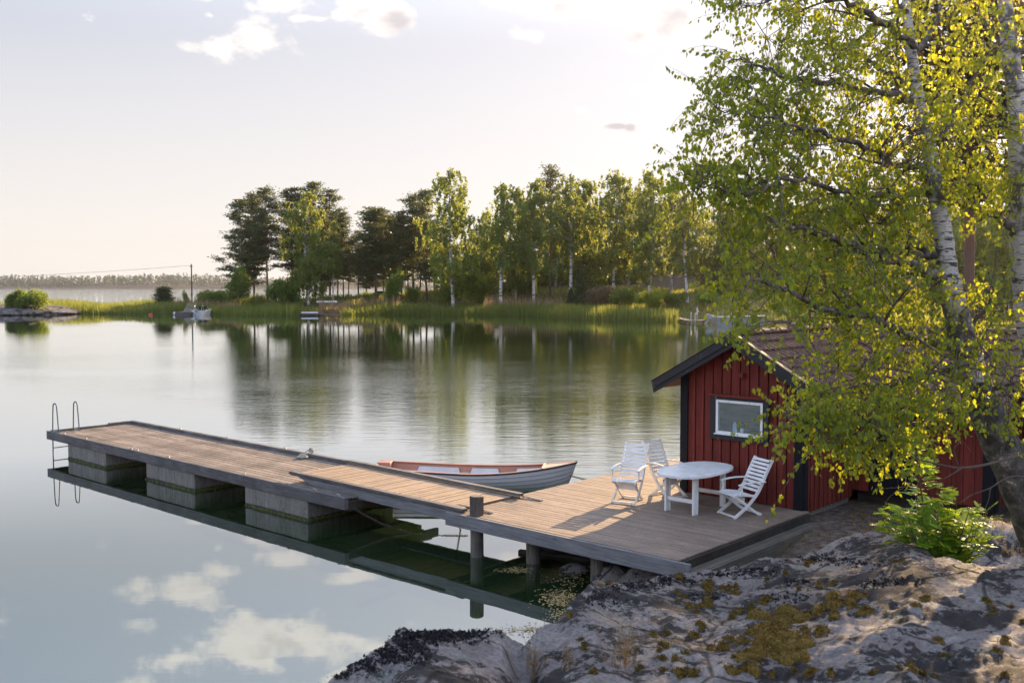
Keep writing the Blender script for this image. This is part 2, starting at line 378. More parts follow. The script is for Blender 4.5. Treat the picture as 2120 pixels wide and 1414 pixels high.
    near = t.ramp(n2, [(.3, (.045,.034,.028)), (.5, (.11,.085,.07)), (.7, (.19,.16,.13))])
    near = t.mix(t.ramp(n, [(.5, 0.0), (.62, .6)]), near, (.10,.07,.025))
    far = t.ramp(n, [(.30, (.07,.09,.02)), (.46, (.15,.16,.035)), (.6, (.30,.25,.075)), (.75, (.11,.12,.03))])
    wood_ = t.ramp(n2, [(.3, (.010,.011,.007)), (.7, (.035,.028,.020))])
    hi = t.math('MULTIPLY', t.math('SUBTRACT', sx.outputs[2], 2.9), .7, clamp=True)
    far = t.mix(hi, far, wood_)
    f = t.math('MULTIPLY', t.math('SUBTRACT', sx.outputs[1], 34.0), .1, clamp=True)
    c = t.mix(f, near, far); t.pbr(c, 1.0, t.bump(n2, .5, .04), spec=0.0); M['soil'] = t.m
mat_rock()
def mat_water():
    t = NT('lake_water'); g = t.n('ShaderNodeNewGeometry'); pos = g.outputs['Position']
    def cs(scale, rot=0, loc=(0,0,0)): 
        mp = t.n('ShaderNodeMapping'); mp.inputs['Scale'].default_value = scale; mp.inputs['Rotation'].default_value = (0,0,rot); mp.inputs['Location'].default_value = loc; t.l(pos, mp.inputs['Vector']); return mp.outputs['Vector']
    a = t.noise(cs((.55, 1.7, 1), R(7)), 1.5, 5, .62, .35)      # wavelets, crests across the view
    b = t.noise(cs((.5, 1.1, 1), R(-12)), 1.0, 2, .5, .2)
    cc = t.noise(cs((.22, .5, 1), R(20)), 1.0, 2, .5)
    patch = t.ramp(t.noise(cs((.035, .075, 1), R(10), (3, 1, 0)), 1.0, 3, .55), [(.36, .45), (.60, 1.0)])
    sx = t.n('ShaderNodeSeparateXYZ'); t.l(pos, sx.inputs[0])
    # breeze zone out in the bay, calm in the lee of the jetty
    vv = t.math('ADD', t.math('MULTIPLY', sx.outputs[0], -ST), t.math('MULTIPLY', sx.outputs[1], CT))
    lee = t.math('MULTIPLY_ADD', t.math('MULTIPLY', t.math('SUBTRACT', vv, 14.5), .14, clamp=True), .95, .05)
    zone = t.math('MULTIPLY', t.math('MULTIPLY', t.ramp(t.math('DIVIDE', sx.outputs[1], 215.0, clamp=True), [(.07, .5), (.11, .8), (.16, 1.0), (.27, .9), (.40, .25), (.60, .07), (.90, .07), (1.0, 2.6)]), patch), lee)
    h = t.math('ADD', t.math('MULTIPLY', t.math('MULTIPLY', a, zone), .019), t.math('ADD', t.math('MULTIPLY', b, .0008), t.math('MULTIPLY', cc, .0016)))
    nb = t.n('ShaderNodeBump'); nb.inputs['Strength'].default_value = 1; nb.inputs['Distance'].default_value = 1.0; t.l(h, nb.inputs['Height'])
    N = nb.outputs['Normal']
    dif = t.n('ShaderNodeBsdfDiffuse'); 
    mur = t.noise(cs((.5,.5,1)), .6, 3)
    t.l(t.mix(mur, (.009,.023,.009), (.014,.028,.010)), dif.inputs['Color'])
    gl = t.n('ShaderNodeBsdfGlossy'); gl.inputs['Roughness'].default_value = .012; gl.inputs['Color'].default_value = (.93,.96,.97,1); t.l(N, gl.inputs['Normal'])
    fr = t.n('ShaderNodeFresnel'); fr.inputs['IOR'].default_value = 1.42; t.l(N, fr.inputs['Normal'])
    fac = t.ramp(fr.outputs[0], [(0.0, .07), (.10, .25), (.20, .43), (.30, .60), (.42, .86), (1.0, .99)])
    mx = t.n('ShaderNodeMixShader'); t.l(fac, mx.inputs[0]); t.l(dif.outputs[0], mx.inputs[1]); t.l(gl.outputs[0], mx.inputs[2]); t.l(mx.outputs[0], t.out.inputs[0])
    M['water'] = t.m
mat_water()
# ================================================================ camera, light, sky
cam = bpy.data.cameras.new('camera'); co = bpy.data.objects.new('camera', cam); COL.objects.link(co)
cam.lens = 35.0; cam.sensor_width = 36.0; cam.clip_start = .1; cam.clip_end = 20000
co.location = (0, 0, H); co.rotation_euler = (R(90) - PITCH, 0, 0); sc.camera = co
cam.dof.use_dof = True; cam.dof.focus_distance = 19.0; cam.dof.aperture_fstop = 3.2
SUN_AZ, SUN_EL = R(31), R(19)     # to the right of straight ahead
sl = bpy.data.lights.new('sun', 'SUN'); so = bpy.data.objects.new('sun', sl); COL.objects.link(so)
sl.energy = 5.0; sl.angle = R(.6); sl.color = (1.0, .69, .37)
sd = Vector((math.sin(SUN_AZ)*math.cos(SUN_EL), math.cos(SUN_AZ)*math.cos(SUN_EL), math.sin(SUN_EL)))
so.rotation_euler = sd.to_track_quat('Z', 'Y').to_euler(); so.location = (40, 60, 60)
wd = bpy.data.worlds.new('World'); sc.world = wd; wd.use_nodes = True; wt = wd.node_tree; wt.nodes.clear()
def wn(ty, **kw):
    nd = wt.nodes.new(ty)
    for k, v in kw.items(): setattr(nd, k, v)
    return nd
def wl(a, b): wt.links.new(a, b)
def wmath(op, a, b=0.0, clamp=False):
    nd = wn('ShaderNodeMath', operation=op, use_clamp=clamp)
    for i, val in enumerate((a, b)):
        if isinstance(val, bpy.types.NodeSocket): wl(val, nd.inputs[i])
        else: nd.inputs[i].default_value = val
    return nd.outputs[0]
def wmix(f, a, b, mode='MIX'):
    nd = wn('ShaderNodeMix', data_type='RGBA', blend_type=mode)
    for sock, val in ((nd.inputs[0], f), (nd.inputs[6], a), (nd.inputs[7], b)):
        if isinstance(val, bpy.types.NodeSocket): wl(val, sock)
        elif hasattr(val, '__len__'): sock.default_value = tuple(val) + (1,)
        else: sock.default_value = val
    return nd.outputs[2]
sky = wn('ShaderNodeTexSky', sky_type='NISHITA'); sky.sun_disc = False; sky.sun_elevation = SUN_EL; sky.sun_rotation = SUN_AZ
sky.air_density = 1.0; sky.dust_density = 2.2; sky.ozone_density = 1.0; sky.altitude = 0
hs = wn('ShaderNodeHueSaturation'); hs.inputs['Saturation'].default_value = .78; wl(sky.outputs[0], hs.inputs['Color'])
# shoulder: the sky round the low sun is rolled off instead of clipping
SK_A, SK_B = 6.75, 3.4
def roll(col):
    s_ = wn('ShaderNodeSeparateColor'); wl(col, s_.inputs[0]); c_ = wn('ShaderNodeCombineColor')
    for i in range(3): wl(wmath('MULTIPLY', wmath('DIVIDE', s_.outputs[i], wmath('ADD', s_.outputs[i], SK_B)), SK_A), c_.inputs[i])
    return c_.outputs[0]
base = wmix(1.0, roll(hs.outputs[0]), (.99, .995, 1.10), 'MULTIPLY')
tc = wn('ShaderNodeTexCoord'); sp = wn('ShaderNodeSeparateXYZ'); wl(tc.outputs['Generated'], sp.inputs[0])
dy = wmath('MAXIMUM', sp.outputs[1], .02)
cx = wmath('DIVIDE', sp.outputs[0], dy); cz = wmath('DIVIDE', sp.outputs[2], dy)
# thin warm veil towards the horizon
veil = wn('ShaderNodeValToRGB'); veil.color_ramp.elements[0].position = 0; veil.color_ramp.elements[0].color = (.85,.85,.85,1); veil.color_ramp.elements[1].position = .30; veil.color_ramp.elements[1].color = (0,0,0,1)
wl(wmath('MAXIMUM', sp.outputs[2], 0.0), veil.inputs[0])
VEIL = (6.1, 5.62, 5.2)
base = wmix(veil.outputs[0], base, VEIL)
cv = wn('ShaderNodeCombineXYZ'); wl(cx, cv.inputs[0]); wl(wmath('MULTIPLY', cz, 1.5), cv.inputs[1])
nz = wn('ShaderNodeTexNoise'); wl(cv.outputs[0], nz.inputs['Vector']); nz.inputs['Scale'].default_value = 16; nz.inputs['Detail'].default_value = 7; nz.inputs['Roughness'].default_value = .62; nz.inputs['Distortion'].default_value = .2
nz2 = wn('ShaderNodeTexNoise'); wl(cv.outputs[0], nz2.inputs['Vector']); nz2.inputs['Scale'].default_value = 34; nz2.inputs['Detail'].default_value = 4
def slope(px, py):
    v_ = at(px, py, 1.0); return v_.x, v_.z - H
clouds = [ # px, py, half width, half height, weight, grey core
 (470,100,80,30,1.1,.0),(545,92,80,40,1.1,.05),(520,66,46,28,1.0,0),(600,8,75,20,1.0,0),(630,38,40,9,.8,0),(760,20,60,34,1.,.5),(812,44,60,40,1.1,.75),(735,2,50,20,.9,.1),
 (1085,10,56,18,1.1,.3),(1155,14,60,32,1.2,.75),(1075,76,44,20,1.,.1),(1035,112,28,10,.7,0),(1318,68,54,38,1.2,.5),(1385,42,60,40,1.2,.8),(1278,262,40,9,1.0,1.1),(1305,264,22,15,.95,1.1),(1212,230,26,14,.4,0),
 (1600,130,44,26,.9,.9),(1430,130,80,18,.45,0),(1310,185,34,16,.35,0),(186,42,20,12,.6,0),(437,34,14,8,.6,0),(1480,55,70,16,.45,0),
 (25,488,36,4,.45,.8),(120,494,60,3,.3,.8),(30,528,60,4,.3,.6),
 (540,-185,230,72,1.1,.35),(720,-260,120,50,.8,.3),(365,-60,110,40,1.2,.2),(440,-20,60,20,.9,.1),(300,-150,70,26,.6,.2),(330,-215,60,22,.6,.2),(720,-30,60,18,1.0,0),(180,-330,200,60,.9,.3),(900,-330,220,60,.9,.3),(1200,-200,140,45,.8,.3),(-150,-120,120,50,.7,.2)]
mask = None; core = None
for (px, py, hw, hh, wgt, gk) in clouds:
    x0, z0 = slope(px, py); mp = wn('ShaderNodeMapping'); mp.vector_type = 'POINT'
    sx_, sz_ = FP/hw, FP/hh
    cb = wn('ShaderNodeCombineXYZ'); wl(wmath('MULTIPLY', wmath('SUBTRACT', cx, x0), sx_), cb.inputs[0]); wl(wmath('MULTIPLY', wmath('SUBTRACT', cz, z0), sz_), cb.inputs[1])
    ln = wn('ShaderNodeVectorMath', operation='LENGTH'); wl(cb.outputs[0], ln.inputs[0])
    m_ = wmath('MULTIPLY', wmath('SUBTRACT', 1.35, ln.outputs['Value']), wgt)
    wt.nodes.remove(mp)
    mask = m_ if mask is None else wmath('MAXIMUM', mask, m_)
    if gk > 0:
        g_ = wmath('MULTIPLY', wmath('SUBTRACT', 1.15, ln.outputs['Value']), gk)
        core = g_ if core is None else wmath('MAXIMUM', core, g_)
edge = wmath('ADD', mask, wmath('MULTIPLY', wmath('SUBTRACT', nz.outputs['Fac'], .50), 4.0))
cm_ = wn('ShaderNodeMapRange'); cm_.interpolation_type = 'SMOOTHSTEP'; cm_.inputs['From Min'].default_value = .30; cm_.inputs['From Max'].default_value = 1.05; wl(edge, cm_.inputs['Value'])
cr_ = wn('ShaderNodeMapRange'); cr_.interpolation_type = 'SMOOTHSTEP'; cr_.inputs['From Min'].default_value = .1; cr_.inputs['From Max'].default_value = .95
wl(wmath('ADD', core, wmath('MULTIPLY', wmath('SUBTRACT', nz2.outputs['Fac'], .5), 1.4)), cr_.inputs['Value'])
CLOUD_HI, CLOUD_LO = (6.7, 6.2, 5.85), (4.1, 3.75, 3.8)
ccol = wmix(cr_.outputs[0], CLOUD_HI, CLOUD_LO)
front = wmath('GREATER_THAN', sp.outputs[1], .05)
fin = wmix(wmath('MULTIPLY', wmath('MULTIPLY', cm_.outputs[0], front), .92), base, ccol)
# added fill: sky brightened overhead and behind the camera to light the shaded foreground
fill_hi_ = wn('ShaderNodeMapRange'); fill_hi_.interpolation_type = 'SMOOTHSTEP'; fill_hi_.inputs['From Min'].default_value = .22; fill_hi_.inputs['From Max'].default_value = .42; fill_hi_.inputs['To Min'].default_value = 1.0; fill_hi_.inputs['To Max'].default_value = 2.1; wl(sp.outputs[2], fill_hi_.inputs['Value'])
fill_bk_ = wn('ShaderNodeMapRange'); fill_bk_.interpolation_type = 'SMOOTHSTEP'; fill_bk_.inputs['From Min'].default_value = .35; fill_bk_.inputs['From Max'].default_value = -.3; fill_bk_.inputs['To Min'].default_value = 1.0; fill_bk_.inputs['To Max'].default_value = 1.5; wl(sp.outputs[1], fill_bk_.inputs['Value'])
fin = wmix(1.0, fin, wmath('MULTIPLY', fill_hi_.outputs[0], fill_bk_.outputs[0]), 'MULTIPLY')
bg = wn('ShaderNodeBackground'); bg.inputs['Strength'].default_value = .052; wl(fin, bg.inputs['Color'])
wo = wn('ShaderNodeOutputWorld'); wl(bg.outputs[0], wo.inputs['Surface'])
sc.view_settings.view_transform = 'Standard'; sc.view_settings.look = 'None'; sc.view_settings.gamma = 1; sc.view_settings.exposure = 1.76
cy = sc.cycles; cy.use_denoising = True; cy.denoiser = 'OPENIMAGEDENOISE'; cy.use_adaptive_sampling = True; cy.adaptive_threshold = .015
cy.max_bounces = 8; cy.diffuse_bounces = 3; cy.glossy_bounces = 3; cy.transmission_bounces = 4; cy.volume_bounces = 1; cy.transparent_max_bounces = 6; cy.sample_clamp_indirect = 6; cy.caustics_reflective = False; cy.caustics_refractive = False
# ================================================================ terrain
coast = [(-40,-30),(-9,-3),(-6.5,2),(-3.9,5.0),(-2.2,7.2),(-.2,9.0),(1.2,11.4),(2.4,13.2),(3.0,14.4),(3.2,15.6),(3.4,18.8),(6.2,21.5),(8.4,24.8),(13,31),(19,45),(26,62),(32,84),(35,105),(33,124),(27,129),
 (20,134.5),(9.9,143),(5,155),(.8,160),(-9,164),(-21,168),(-28,162),(-33,158),(-41,161),(-47,166),(-56,169),(-74,170),(-79,166),(-92,163),(-112,172),(-170,190),(-260,230),(-255,262),
 (-150,214),(-95,204),(-60,203),(-44,214),(-36,238),(-12,252),(10,262),(22,300),(60,420),(260,640),(700,500),(600,0),(60,-60)]
cp_ = np.array(coast, dtype=float)
def sdist(X, Y):
    X = np.asarray(X, float); Y = np.asarray(Y, float); best = np.full(X.shape, 1e9); ins = np.zeros(X.shape, bool)
    n = len(cp_)
    for i in range(n):
        x0, y0 = cp_[i]; x1, y1 = cp_[(i+1) % n]; dx, dy_ = x1-x0, y1-y0
        t = np.clip(((X-x0)*dx + (Y-y0)*dy_)/(dx*dx+dy_*dy_), 0, 1)
        best = np.minimum(best, np.hypot(X-x0-t*dx, Y-y0-t*dy_))
        c = ((y0 > Y) != (y1 > Y)) & (X < (x1-x0)*(Y-y0)/(y1-y0+1e-12)+x0); ins ^= c
    return np.where(ins, best, -best)
def sstep(a, b, x): t = np.clip((x-a)/(b-a), 0, 1); return t*t*(3-2*t)
def vnoise(X, Y, s, seed=0):
    X = np.asarray(X, float)*s + seed*17.3; Y = np.asarray(Y, float)*s + seed*5.1
    return np.sin(X*1.7+1.3*np.sin(Y*1.1+seed))*.35 + np.sin(Y*2.3+1.7*np.sin(X*.9))*.3 + np.sin(X*4.1+Y*3.3+seed)*.18 + np.sin(X*7.7-Y*6.1)*.1
def gh(X, Y):
    X = np.asarray(X, float); Y = np.asarray(Y, float); s = sdist(X, Y)
    U_, V_ = X*CT+Y*ST, -X*ST+Y*CT
    far = sstep(60, 120, Y)
    nearh = .55*sstep(-.2, 2.0, s) + .35*sstep(6, 25, s) + .7*sstep(-6.5, -3.5, U_)*sstep(20, 16, V_)*sstep(9, 13, Y)
    pen = sstep(-60, -42, X)
    farh = .10 + (.15+.5*pen)*sstep(3, 14, s) + pen*(2.3*sstep(9, 32, s)) + .3*vnoise(X, Y, .12)*sstep(4, 15, s)*(.4+.6*pen)
    hill = 7.5*np.exp(-(((X-38)/46)**2 + ((Y-246)/44)**2)) + 2.0*np.exp(-(((X-95)/60)**2+((Y-230)/60)**2))
    hill = hill*sstep(8, 40, s)*(1+.10*vnoise(X, Y, .11, 3))
    farh = farh*sstep(-.5, 2.5, s) + hill
    z = nearh*(1-far) + farh*far
    z = np.where(s < 0, np.maximum(-3.0, s*.35), z) 
    return z + .02*vnoise(X, Y, 2.0, 2)
def ghs(x, y): return float(gh(np.array([x]), np.array([y]))[0])
bear = np.radians(np.concatenate([np.arange(-180, -42, 6), np.arange(-42, 46, .33), np.arange(46, 180.1, 6)]))
dist = np.concatenate([np.geomspace(1.0, 100, 90), np.arange(101.5, 300, 1.7), np.geomspace(305, 3100, 26)])
BB, DD = np.meshgrid(bear, dist); X = np.sin(BB)*DD; Y = np.cos(BB)*DD
Z = gh(X, Y); Z = np.where(DD < 9.5, np.minimum(Z, .2), Z)       # the granite outcrop stands over it there
Z = np.where(DD > 700, np.minimum(Z, -3 + 0*Z), Z)
nb_, nd_ = len(bear), len(dist); idx = np.arange(nb_*nd_).reshape(nd_, nb_)
F = np.stack([idx[:-1,:-1], idx[:-1,1:], idx[1:,1:], idx[1:,:-1]], -1).reshape(-1, 4)
tag(fastmesh('ground', np.stack([X, Y, Z], -1).reshape(-1, 3), F, M['soil'], smooth=True), kind='structure')
w = MB(); w.add([(-6000,-5000,0),(6000,-5000,0),(6000,7000,0),(-6000,7000,0)], [(0,1,2,3)]); tag(w.build('water', M['water']), kind='structure')
# ---------------------------------------------------------------- the granite outcrop in front
sil = [(-300,1900,3.2),(200,1700,3.8),(480,1500,4.8),(560,1450,5.2),(635,1412,5.6),(700,1387,5.9),(745,1360,6.2),(790,1345,6.5),(825,1308,6.8),(880,1299,7.0),(960,1302,7.2),(1035,1303,7.4),(1062,1322,7.4),(1088,1330,7.3),
 (1112,1302,7.7),(1160,1282,7.9),(1185,1245,8.3),(1235,1212,8.9),(1300,1198,9.5),(1370,1189,9.9),(1430,1186,10.2),(1520,1176,10.6),(1600,1163,10.8),(1700,1144,11.0),(1760,1122,11.2),(1830,1100,11.3),(1900,1120,10.2),(1950,1158,9.4),(2050,1176,9.0),(2120,1186,8.9),(2300,1200,8.8),(2700,1230,8.6),(3600,1260,8.0)]
sb = np.array([math.atan((p[0]-1060)/FP) for p in sil]); sdn = np.array([p[2] for p in sil]); sz = np.array([H + (at(p[0], p[1], p[2]).z - H) for p in sil])
def rock_h(X, Y):
    X = np.asarray(X, float); Y = np.asarray(Y, float); b = np.arctan2(X, np.maximum(Y, .01)); d = Y
    dc = np.interp(b, sb, sdn); zc = np.interp(b, sb, sz)
    t = np.clip(1 - d/dc, 0, 1)
    z_in = zc + (3.05 - zc)*t**1.15 + .10*np.sin(t*math.pi)*vnoise(X, Y, 1.1, 4)
    # the cleft between the left lobe and the main rock
    bc = math.atan((1078-1060)/FP) + (1-d/7.4)*.06
    cleft = np.exp(-((b-bc)/.012)**2)*.22*sstep(.9, .1, t)
    z_in = z_in - cleft*sstep(0, .08, t)
    over = np.maximum(d - dc, 0); rt = sstep(.16, .30, b); rr = sstep(.36, .42, b)
    steep = .9*(1-rt) + .34*rt
    z_out = zc - steep*over - (.25*(1-rt))*over**2
    # behind the rowan the rock dips and comes up again as a second hump
    hump = 1.62 - .0*over
    z2 = zc - .95*sstep(0, 1.6, over) ; z2 = z2 + (hump - z2)*sstep(1.9, 4.0, over); z2 = z2 - .5*np.maximum(over-4.2, 0)
    z_out = z_out*(1-rr) + z2*rr
    z = np.where(d < dc, z_in, z_out)
    return z
bb = np.arctan(np.concatenate([np.arange(-1400, 350, 30), np.arange(350, 2400, 3.2), np.arange(2400, 4200, 40)])/FP - 1060/FP)
dd = np.concatenate([np.linspace(.6, 3.0, 16)[:-1], 3.0*np.exp(np.arange(0, 1.70, .0052))])
B2, D2 = np.meshgrid(bb, dd); X = np.tan(B2)*D2; Y = D2; Z = rock_h(X, Y)
fx, fy = X.ravel(), Y.ravel(); nz_ = np.empty(len(fx)); 
for i in range(len(fx)):
    p = Vector((fx[i], fy[i], 0)); nz_[i] = .10*mnoise.noise(p*1.3) + .05*abs(mnoise.noise(p*2.6)) - .022*abs(mnoise.noise(p*5.3+Vector((3,1,0)))) + .026*mnoise.noise(p*9.5) + .012*mnoise.noise(p*19.0) + .006*mnoise.noise(p*41)
Z = Z + nz_.reshape(Z.shape) * 1.0
rk_top = {}
nb_, nd_ = len(bb), len(dd); idx = np.arange(nb_*nd_).reshape(nd_, nb_)
F = np.stack([idx[:-1,:-1], idx[:-1,1:], idx[1:,1:], idx[1:,:-1]], -1).reshape(-1, 4)
Zf = Z.ravel(); F = F[(Zf[F] > -1.2).any(axis=1)]
tag(fastmesh('rock_terrain', np.stack([X, Y, Z], -1).reshape(-1, 3), F, M['granite'], smooth=True), kind='structure')
_tb = np.tan(bb)
def rock_g(x, y):
    x = np.asarray(x, float); y = np.asarray(y, float); tb_ = x/np.maximum(y, .01)
    i = np.clip(np.searchsorted(_tb, tb_)-1, 0, len(_tb)-2); j = np.clip(np.searchsorted(dd, y)-1, 0, len(dd)-2)
    a = np.clip((tb_-_tb[i])/(_tb[i+1]-_tb[i]), 0, 1); c = np.clip((y-dd[j])/(dd[j+1]-dd[j]), 0, 1)
    return (Z[j,i]*(1-a)+Z[j,i+1]*a)*(1-c) + (Z[j+1,i]*(1-a)+Z[j+1,i+1]*a)*c
def rocks(x, y): return float(rock_g(x, y))
_dm = np.arange(2.6, 14, .03)
def onrock(px, py):     # where the sight line meets the outcrop
    x = (px - 1060)/FP; y = (707 - py)/FP; fy = _cp + _sp*y; k = (-_sp + _cp*y)/fy
    z = H + k*_dm; hit = np.nonzero(z < rock_g(x/fy*_dm, _dm))[0]
    return at(px, py, float(_dm[hit[0]])) if len(hit) else None
# moss cushions and tufts of black lichen
mossV, mossF = [], []
def cushion(c, r, h, store, n=13, k=6, wob=.3):
    V_, F_ = store; b0 = len(V_); ph = random.random()*6
    rings = k
    for i in range(rings):
        t = i/(rings-1); rr = r*math.sin(math.pi/2*(1-t)) if i else r*1.05; zz = h*math.sin(math.pi/2*t)
        for j in range(n):
            a = 2*math.pi*j/n + ph; q = rr*(1+wob*math.sin(a*2+ph)+wob*.5*math.sin(a*5+ph*2))
            x, y = c.x+q*math.cos(a), c.y+q*math.sin(a)
            z = (rocks(x, y) if i < 2 else c.z) - (.012 if i == 0 else 0) + zz + .016*mnoise.noise(Vector((x*26, y*26, zz*9))) + .006*mnoise.noise(Vector((x*70, y*70, 0)))
            V_.append((x, y, z))
    for i in range(rings-1):
        for j in range(n):
            F_.append((b0+i*n+j, b0+i*n+(j+1)%n, b0+(i+1)*n+(j+1)%n, b0+(i+1)*n+j))
moss_spots = [(1445,1205,60,14),(1480,1215,40,14),(1530,1222,45,12),(1440,1250,52,14),(1680,1170,24,8),(1720,1210,40,12),(1735,1248,70,22),(1770,1262,34,14),(1795,1268,40,14),(1700,1277,38,16),(1600,1300,62,34),(1620,1330,70,40),(1590,1350,60,30),(1700,1307,38,18),
 (1545,1390,44,18),(1480,1345,40,16),(1450,1295,32,14),(1445,1320,26,14),(1425,1402,40,16),(1370,1318,24,10),(1375,1340,18,8),(1395,1235,38,8),(1590,1248,34,12),(1560,1262,40,12),(1690,1400,34,16),(1515,1268,40,10),(1850,1158,36,8),(2055,1245,34,10),(1520,1322,30,14),(1630,1185,22,6)]
for (px, py, hw, hh) in moss_spots:
    p0 = onrock(px, py)
    if not p0: continue
    s_ = p0.y/FP
    for k in range(max(2, int(hw*hh/170))):
        q = onrock(px + random.gauss(0, hw*.38), py + random.gauss(0, hh*.38))
        if q: cushion(q, min(.085, random.uniform(.35, .8)*hh*s_*.85+.012), min(.06, random.uniform(.4, .8)*hh*s_*.7+.010), (mossV, mossF))
for k in range(120):
    q = onrock(random.uniform(1180, 2120), random.uniform(1190, 1410))
    if q and mnoise.noise(q*1.4) > -.02: cushion(q, random.uniform(.01, .035), random.uniform(.006, .02), (mossV, mossF))
fz = len(mossV); mv = np.array(mossV); pick = rng.integers(0, fz, 26000)
for i in pick:
    c = mv[i] + rng.normal(0, .007, 3); d_ = rng.normal(size=3); d_[2] = abs(d_[2])+.4; d_ /= np.linalg.norm(d_); e_ = np.cross(d_, rng.normal(size=3)); e_ /= np.linalg.norm(e_); L__ = rng.uniform(.005, .013); b0 = len(mossV)
    mossV += [tuple(c-e_*L__*.4), tuple(c+e_*L__*.4), tuple(c+e_*L__*.15+d_*L__*1.3), tuple(c-e_*L__*.15+d_*L__*1.3)]; mossF.append((b0, b0+1, b0+2, b0+3))
tag(fastmesh('moss', mossV, mossF, M['moss'], smooth=True), 'golden brown moss cushions scattered over the grey granite rock', 'moss', kind='stuff')
LV, LF = [], []
def flake(c, s):
    b0 = len(LV); a = random.random()*6.3; nrm = Vector((math.cos(a), math.sin(a), random.uniform(-.2, .8))).normalized(); t1 = nrm.orthogonal().normalized(); t2 = nrm.cross(t1)
    for k in range(4):
        q = c + (t1*math.cos(k*1.57+.3) + t2*math.sin(k*1.57+.3))*s*random.uniform(.5, 1.1); LV.append(tuple(q))
    LF.append((b0, b0+1, b0+2, b0+3))
def lichen_patch(px, py, hw, hh, n):
    for k in range(int(n*.62)):
        q = onrock(px + random.gauss(0, hw*.5), py + random.gauss(0, hh*.5))
        if q:
            for j in range(5): flake(q + Vector((random.gauss(0,.012), random.gauss(0,.012), random.uniform(.0,.018))), random.uniform(.007,.017))
for (px, py, hw, hh, n) in [(900,1318,110,16,420),(960,1312,80,12,220),(840,1330,50,22,220),(790,1352,50,14,130),(740,1378,50,16,110),(700,1396,50,14,90),(830,1362,70,16,160),(640,1416,30,8,30),(1700,1160,60,8,80),(1780,1168,50,8,70),(1500,1192,70,8,110),(1320,1212,60,12,120),(1380,1204,60,8,100),(1560,1182,60,7,90),(1460,1238,40,10,60),(1660,1205,40,10,60),(1640,1240,50,10,60),(1880,1205,50,8,50),(1810,1210,40,8,60),(1250,1240,40,16,70)]:
    lichen_patch(px, py, hw, hh, n)
tag(fastmesh('lichen', LV, LF, M['black_lichen']), 'crisp black lichen crusts along the crest of the grey granite rock', 'lichen', kind='stuff')
# ---------------------------------------------------------------- the air
hz = MB(); hz.box((-6300,-5300,-4.2),(6300,7300,38)); hm = NT('haze_air')
pv = hm.n('ShaderNodeVolumePrincipled'); pv.inputs['Color'].default_value = (.96,.96,.98,1); pv.inputs['Density'].default_value = .00011; pv.inputs['Anisotropy'].default_value = .93
hm.l(pv.outputs[0], hm.out.inputs['Volume']); ho = hz.build('haze', hm.m); tag(ho, kind='stuff')
# ================================================================ floating jetty
JU0, JU1, JV0, JV1 = -28.42, -15.08, 11.93, 14.48
J = dockthing('floating_jetty', JU0, JV0, 0, 'long weathered floating plank jetty on three concrete floats', 'jetty'); JB = (JU0, JV0, 0)
m = MB(); nb = 15; wv = (JV1-.15 - (JV0+.10))/nb
for i in range(nb):
    v0 = JV0+.10 + i*wv; u = JU0+.14; e = JU1 - .10 + (0 if i > 4 else -.02)
    cuts = [u] + sorted(random.uniform(u+1, e-1) for _ in range(2)) + [e]
    for a, b in zip(cuts[:-1], cuts[1:]):
        if b-a > .4: m.box((a+.004, v0+.010, .575), (b-.004, v0+wv-.010, .617 + random.uniform(-.003, .003)))
m.build('deck_boards', M['jetty_wood'], J, base=JB, bevel=.004)
m = MB()
for a, b in ((JU0, -24.6), (-24.598, -20.3), (-20.298, JU1+.0)): m.box((a, JV0-.02, .44-.02), (b-.004, JV0+.08, .655))
m.build('side_beam', M['beam_wood'], J, base=JB, bevel=.008)
m = MB()
for a, b in ((JU0+.1, -25.0), (-24.998, -21.5), (-21.498, -18.2), (-18.198, JU1-.6)): m.box((a, JV1-.12, .42), (b-.004, JV1, .70))
m.build('side_beam', M['beam_wood'], J, base=JB, bevel=.008)
m = MB(); m.box((JU0-.0, JV0+.082, .42), (JU0+.13, JV1-.8, .665)); m.box((JU0+.02, JV1-.798, .42), (JU0+.13, JV1+.0, .70))
m.build('end_beam', M['beam_wood'], J, base=JB, bevel=.008)
m = MB(); m.box((JU1-.1, JV0+.1, .38), (JU1-.03, JV1-.05, .56)); m.box((JU1-.9, JV0+.3, .40), (JU1-.2, JV1-.3, .56)); m.build('end_beam', M['dark_wood'], J, base=JB)
m = MB()
for u in np.arange(JU0+.9, JU1-.5, 1.35): m.box((u, JV0+.1, .40), (u+.09, JV1-.14, .57))
m.build('joists', M['dark_wood'], J, base=JB)
for (a, b) in ((-27.17, -24.96), (-22.85, -20.62), (-18.55, -16.32)):
    m = MB(); m.box((a, JV0+.02, -.5), (b, JV1-.25, .42)); f_ = m.build('float', M['concrete'], J, base=JB, bevel=.02)
    m = MB(); n = 46
    for i in range(n):
        u0 = a + (b-a)*i/n; m.box((u0, JV0+.02-random.uniform(.008,.03), -.02), (u0+(b-a)/n*1.05, JV0+.03, random.choice((.004,.02,.03,.045))*random.uniform(.6,1.2)))
    for i in range(40):
        v0 = JV0+.02+(JV1-.27-JV0)*i/40; m.box((b-.01, v0, -.02), (b+random.uniform(.008,.03), v0+.07, random.uniform(.03,.07)))
    m.build('waterline_moss', M['water_moss'], f_, base=JB)
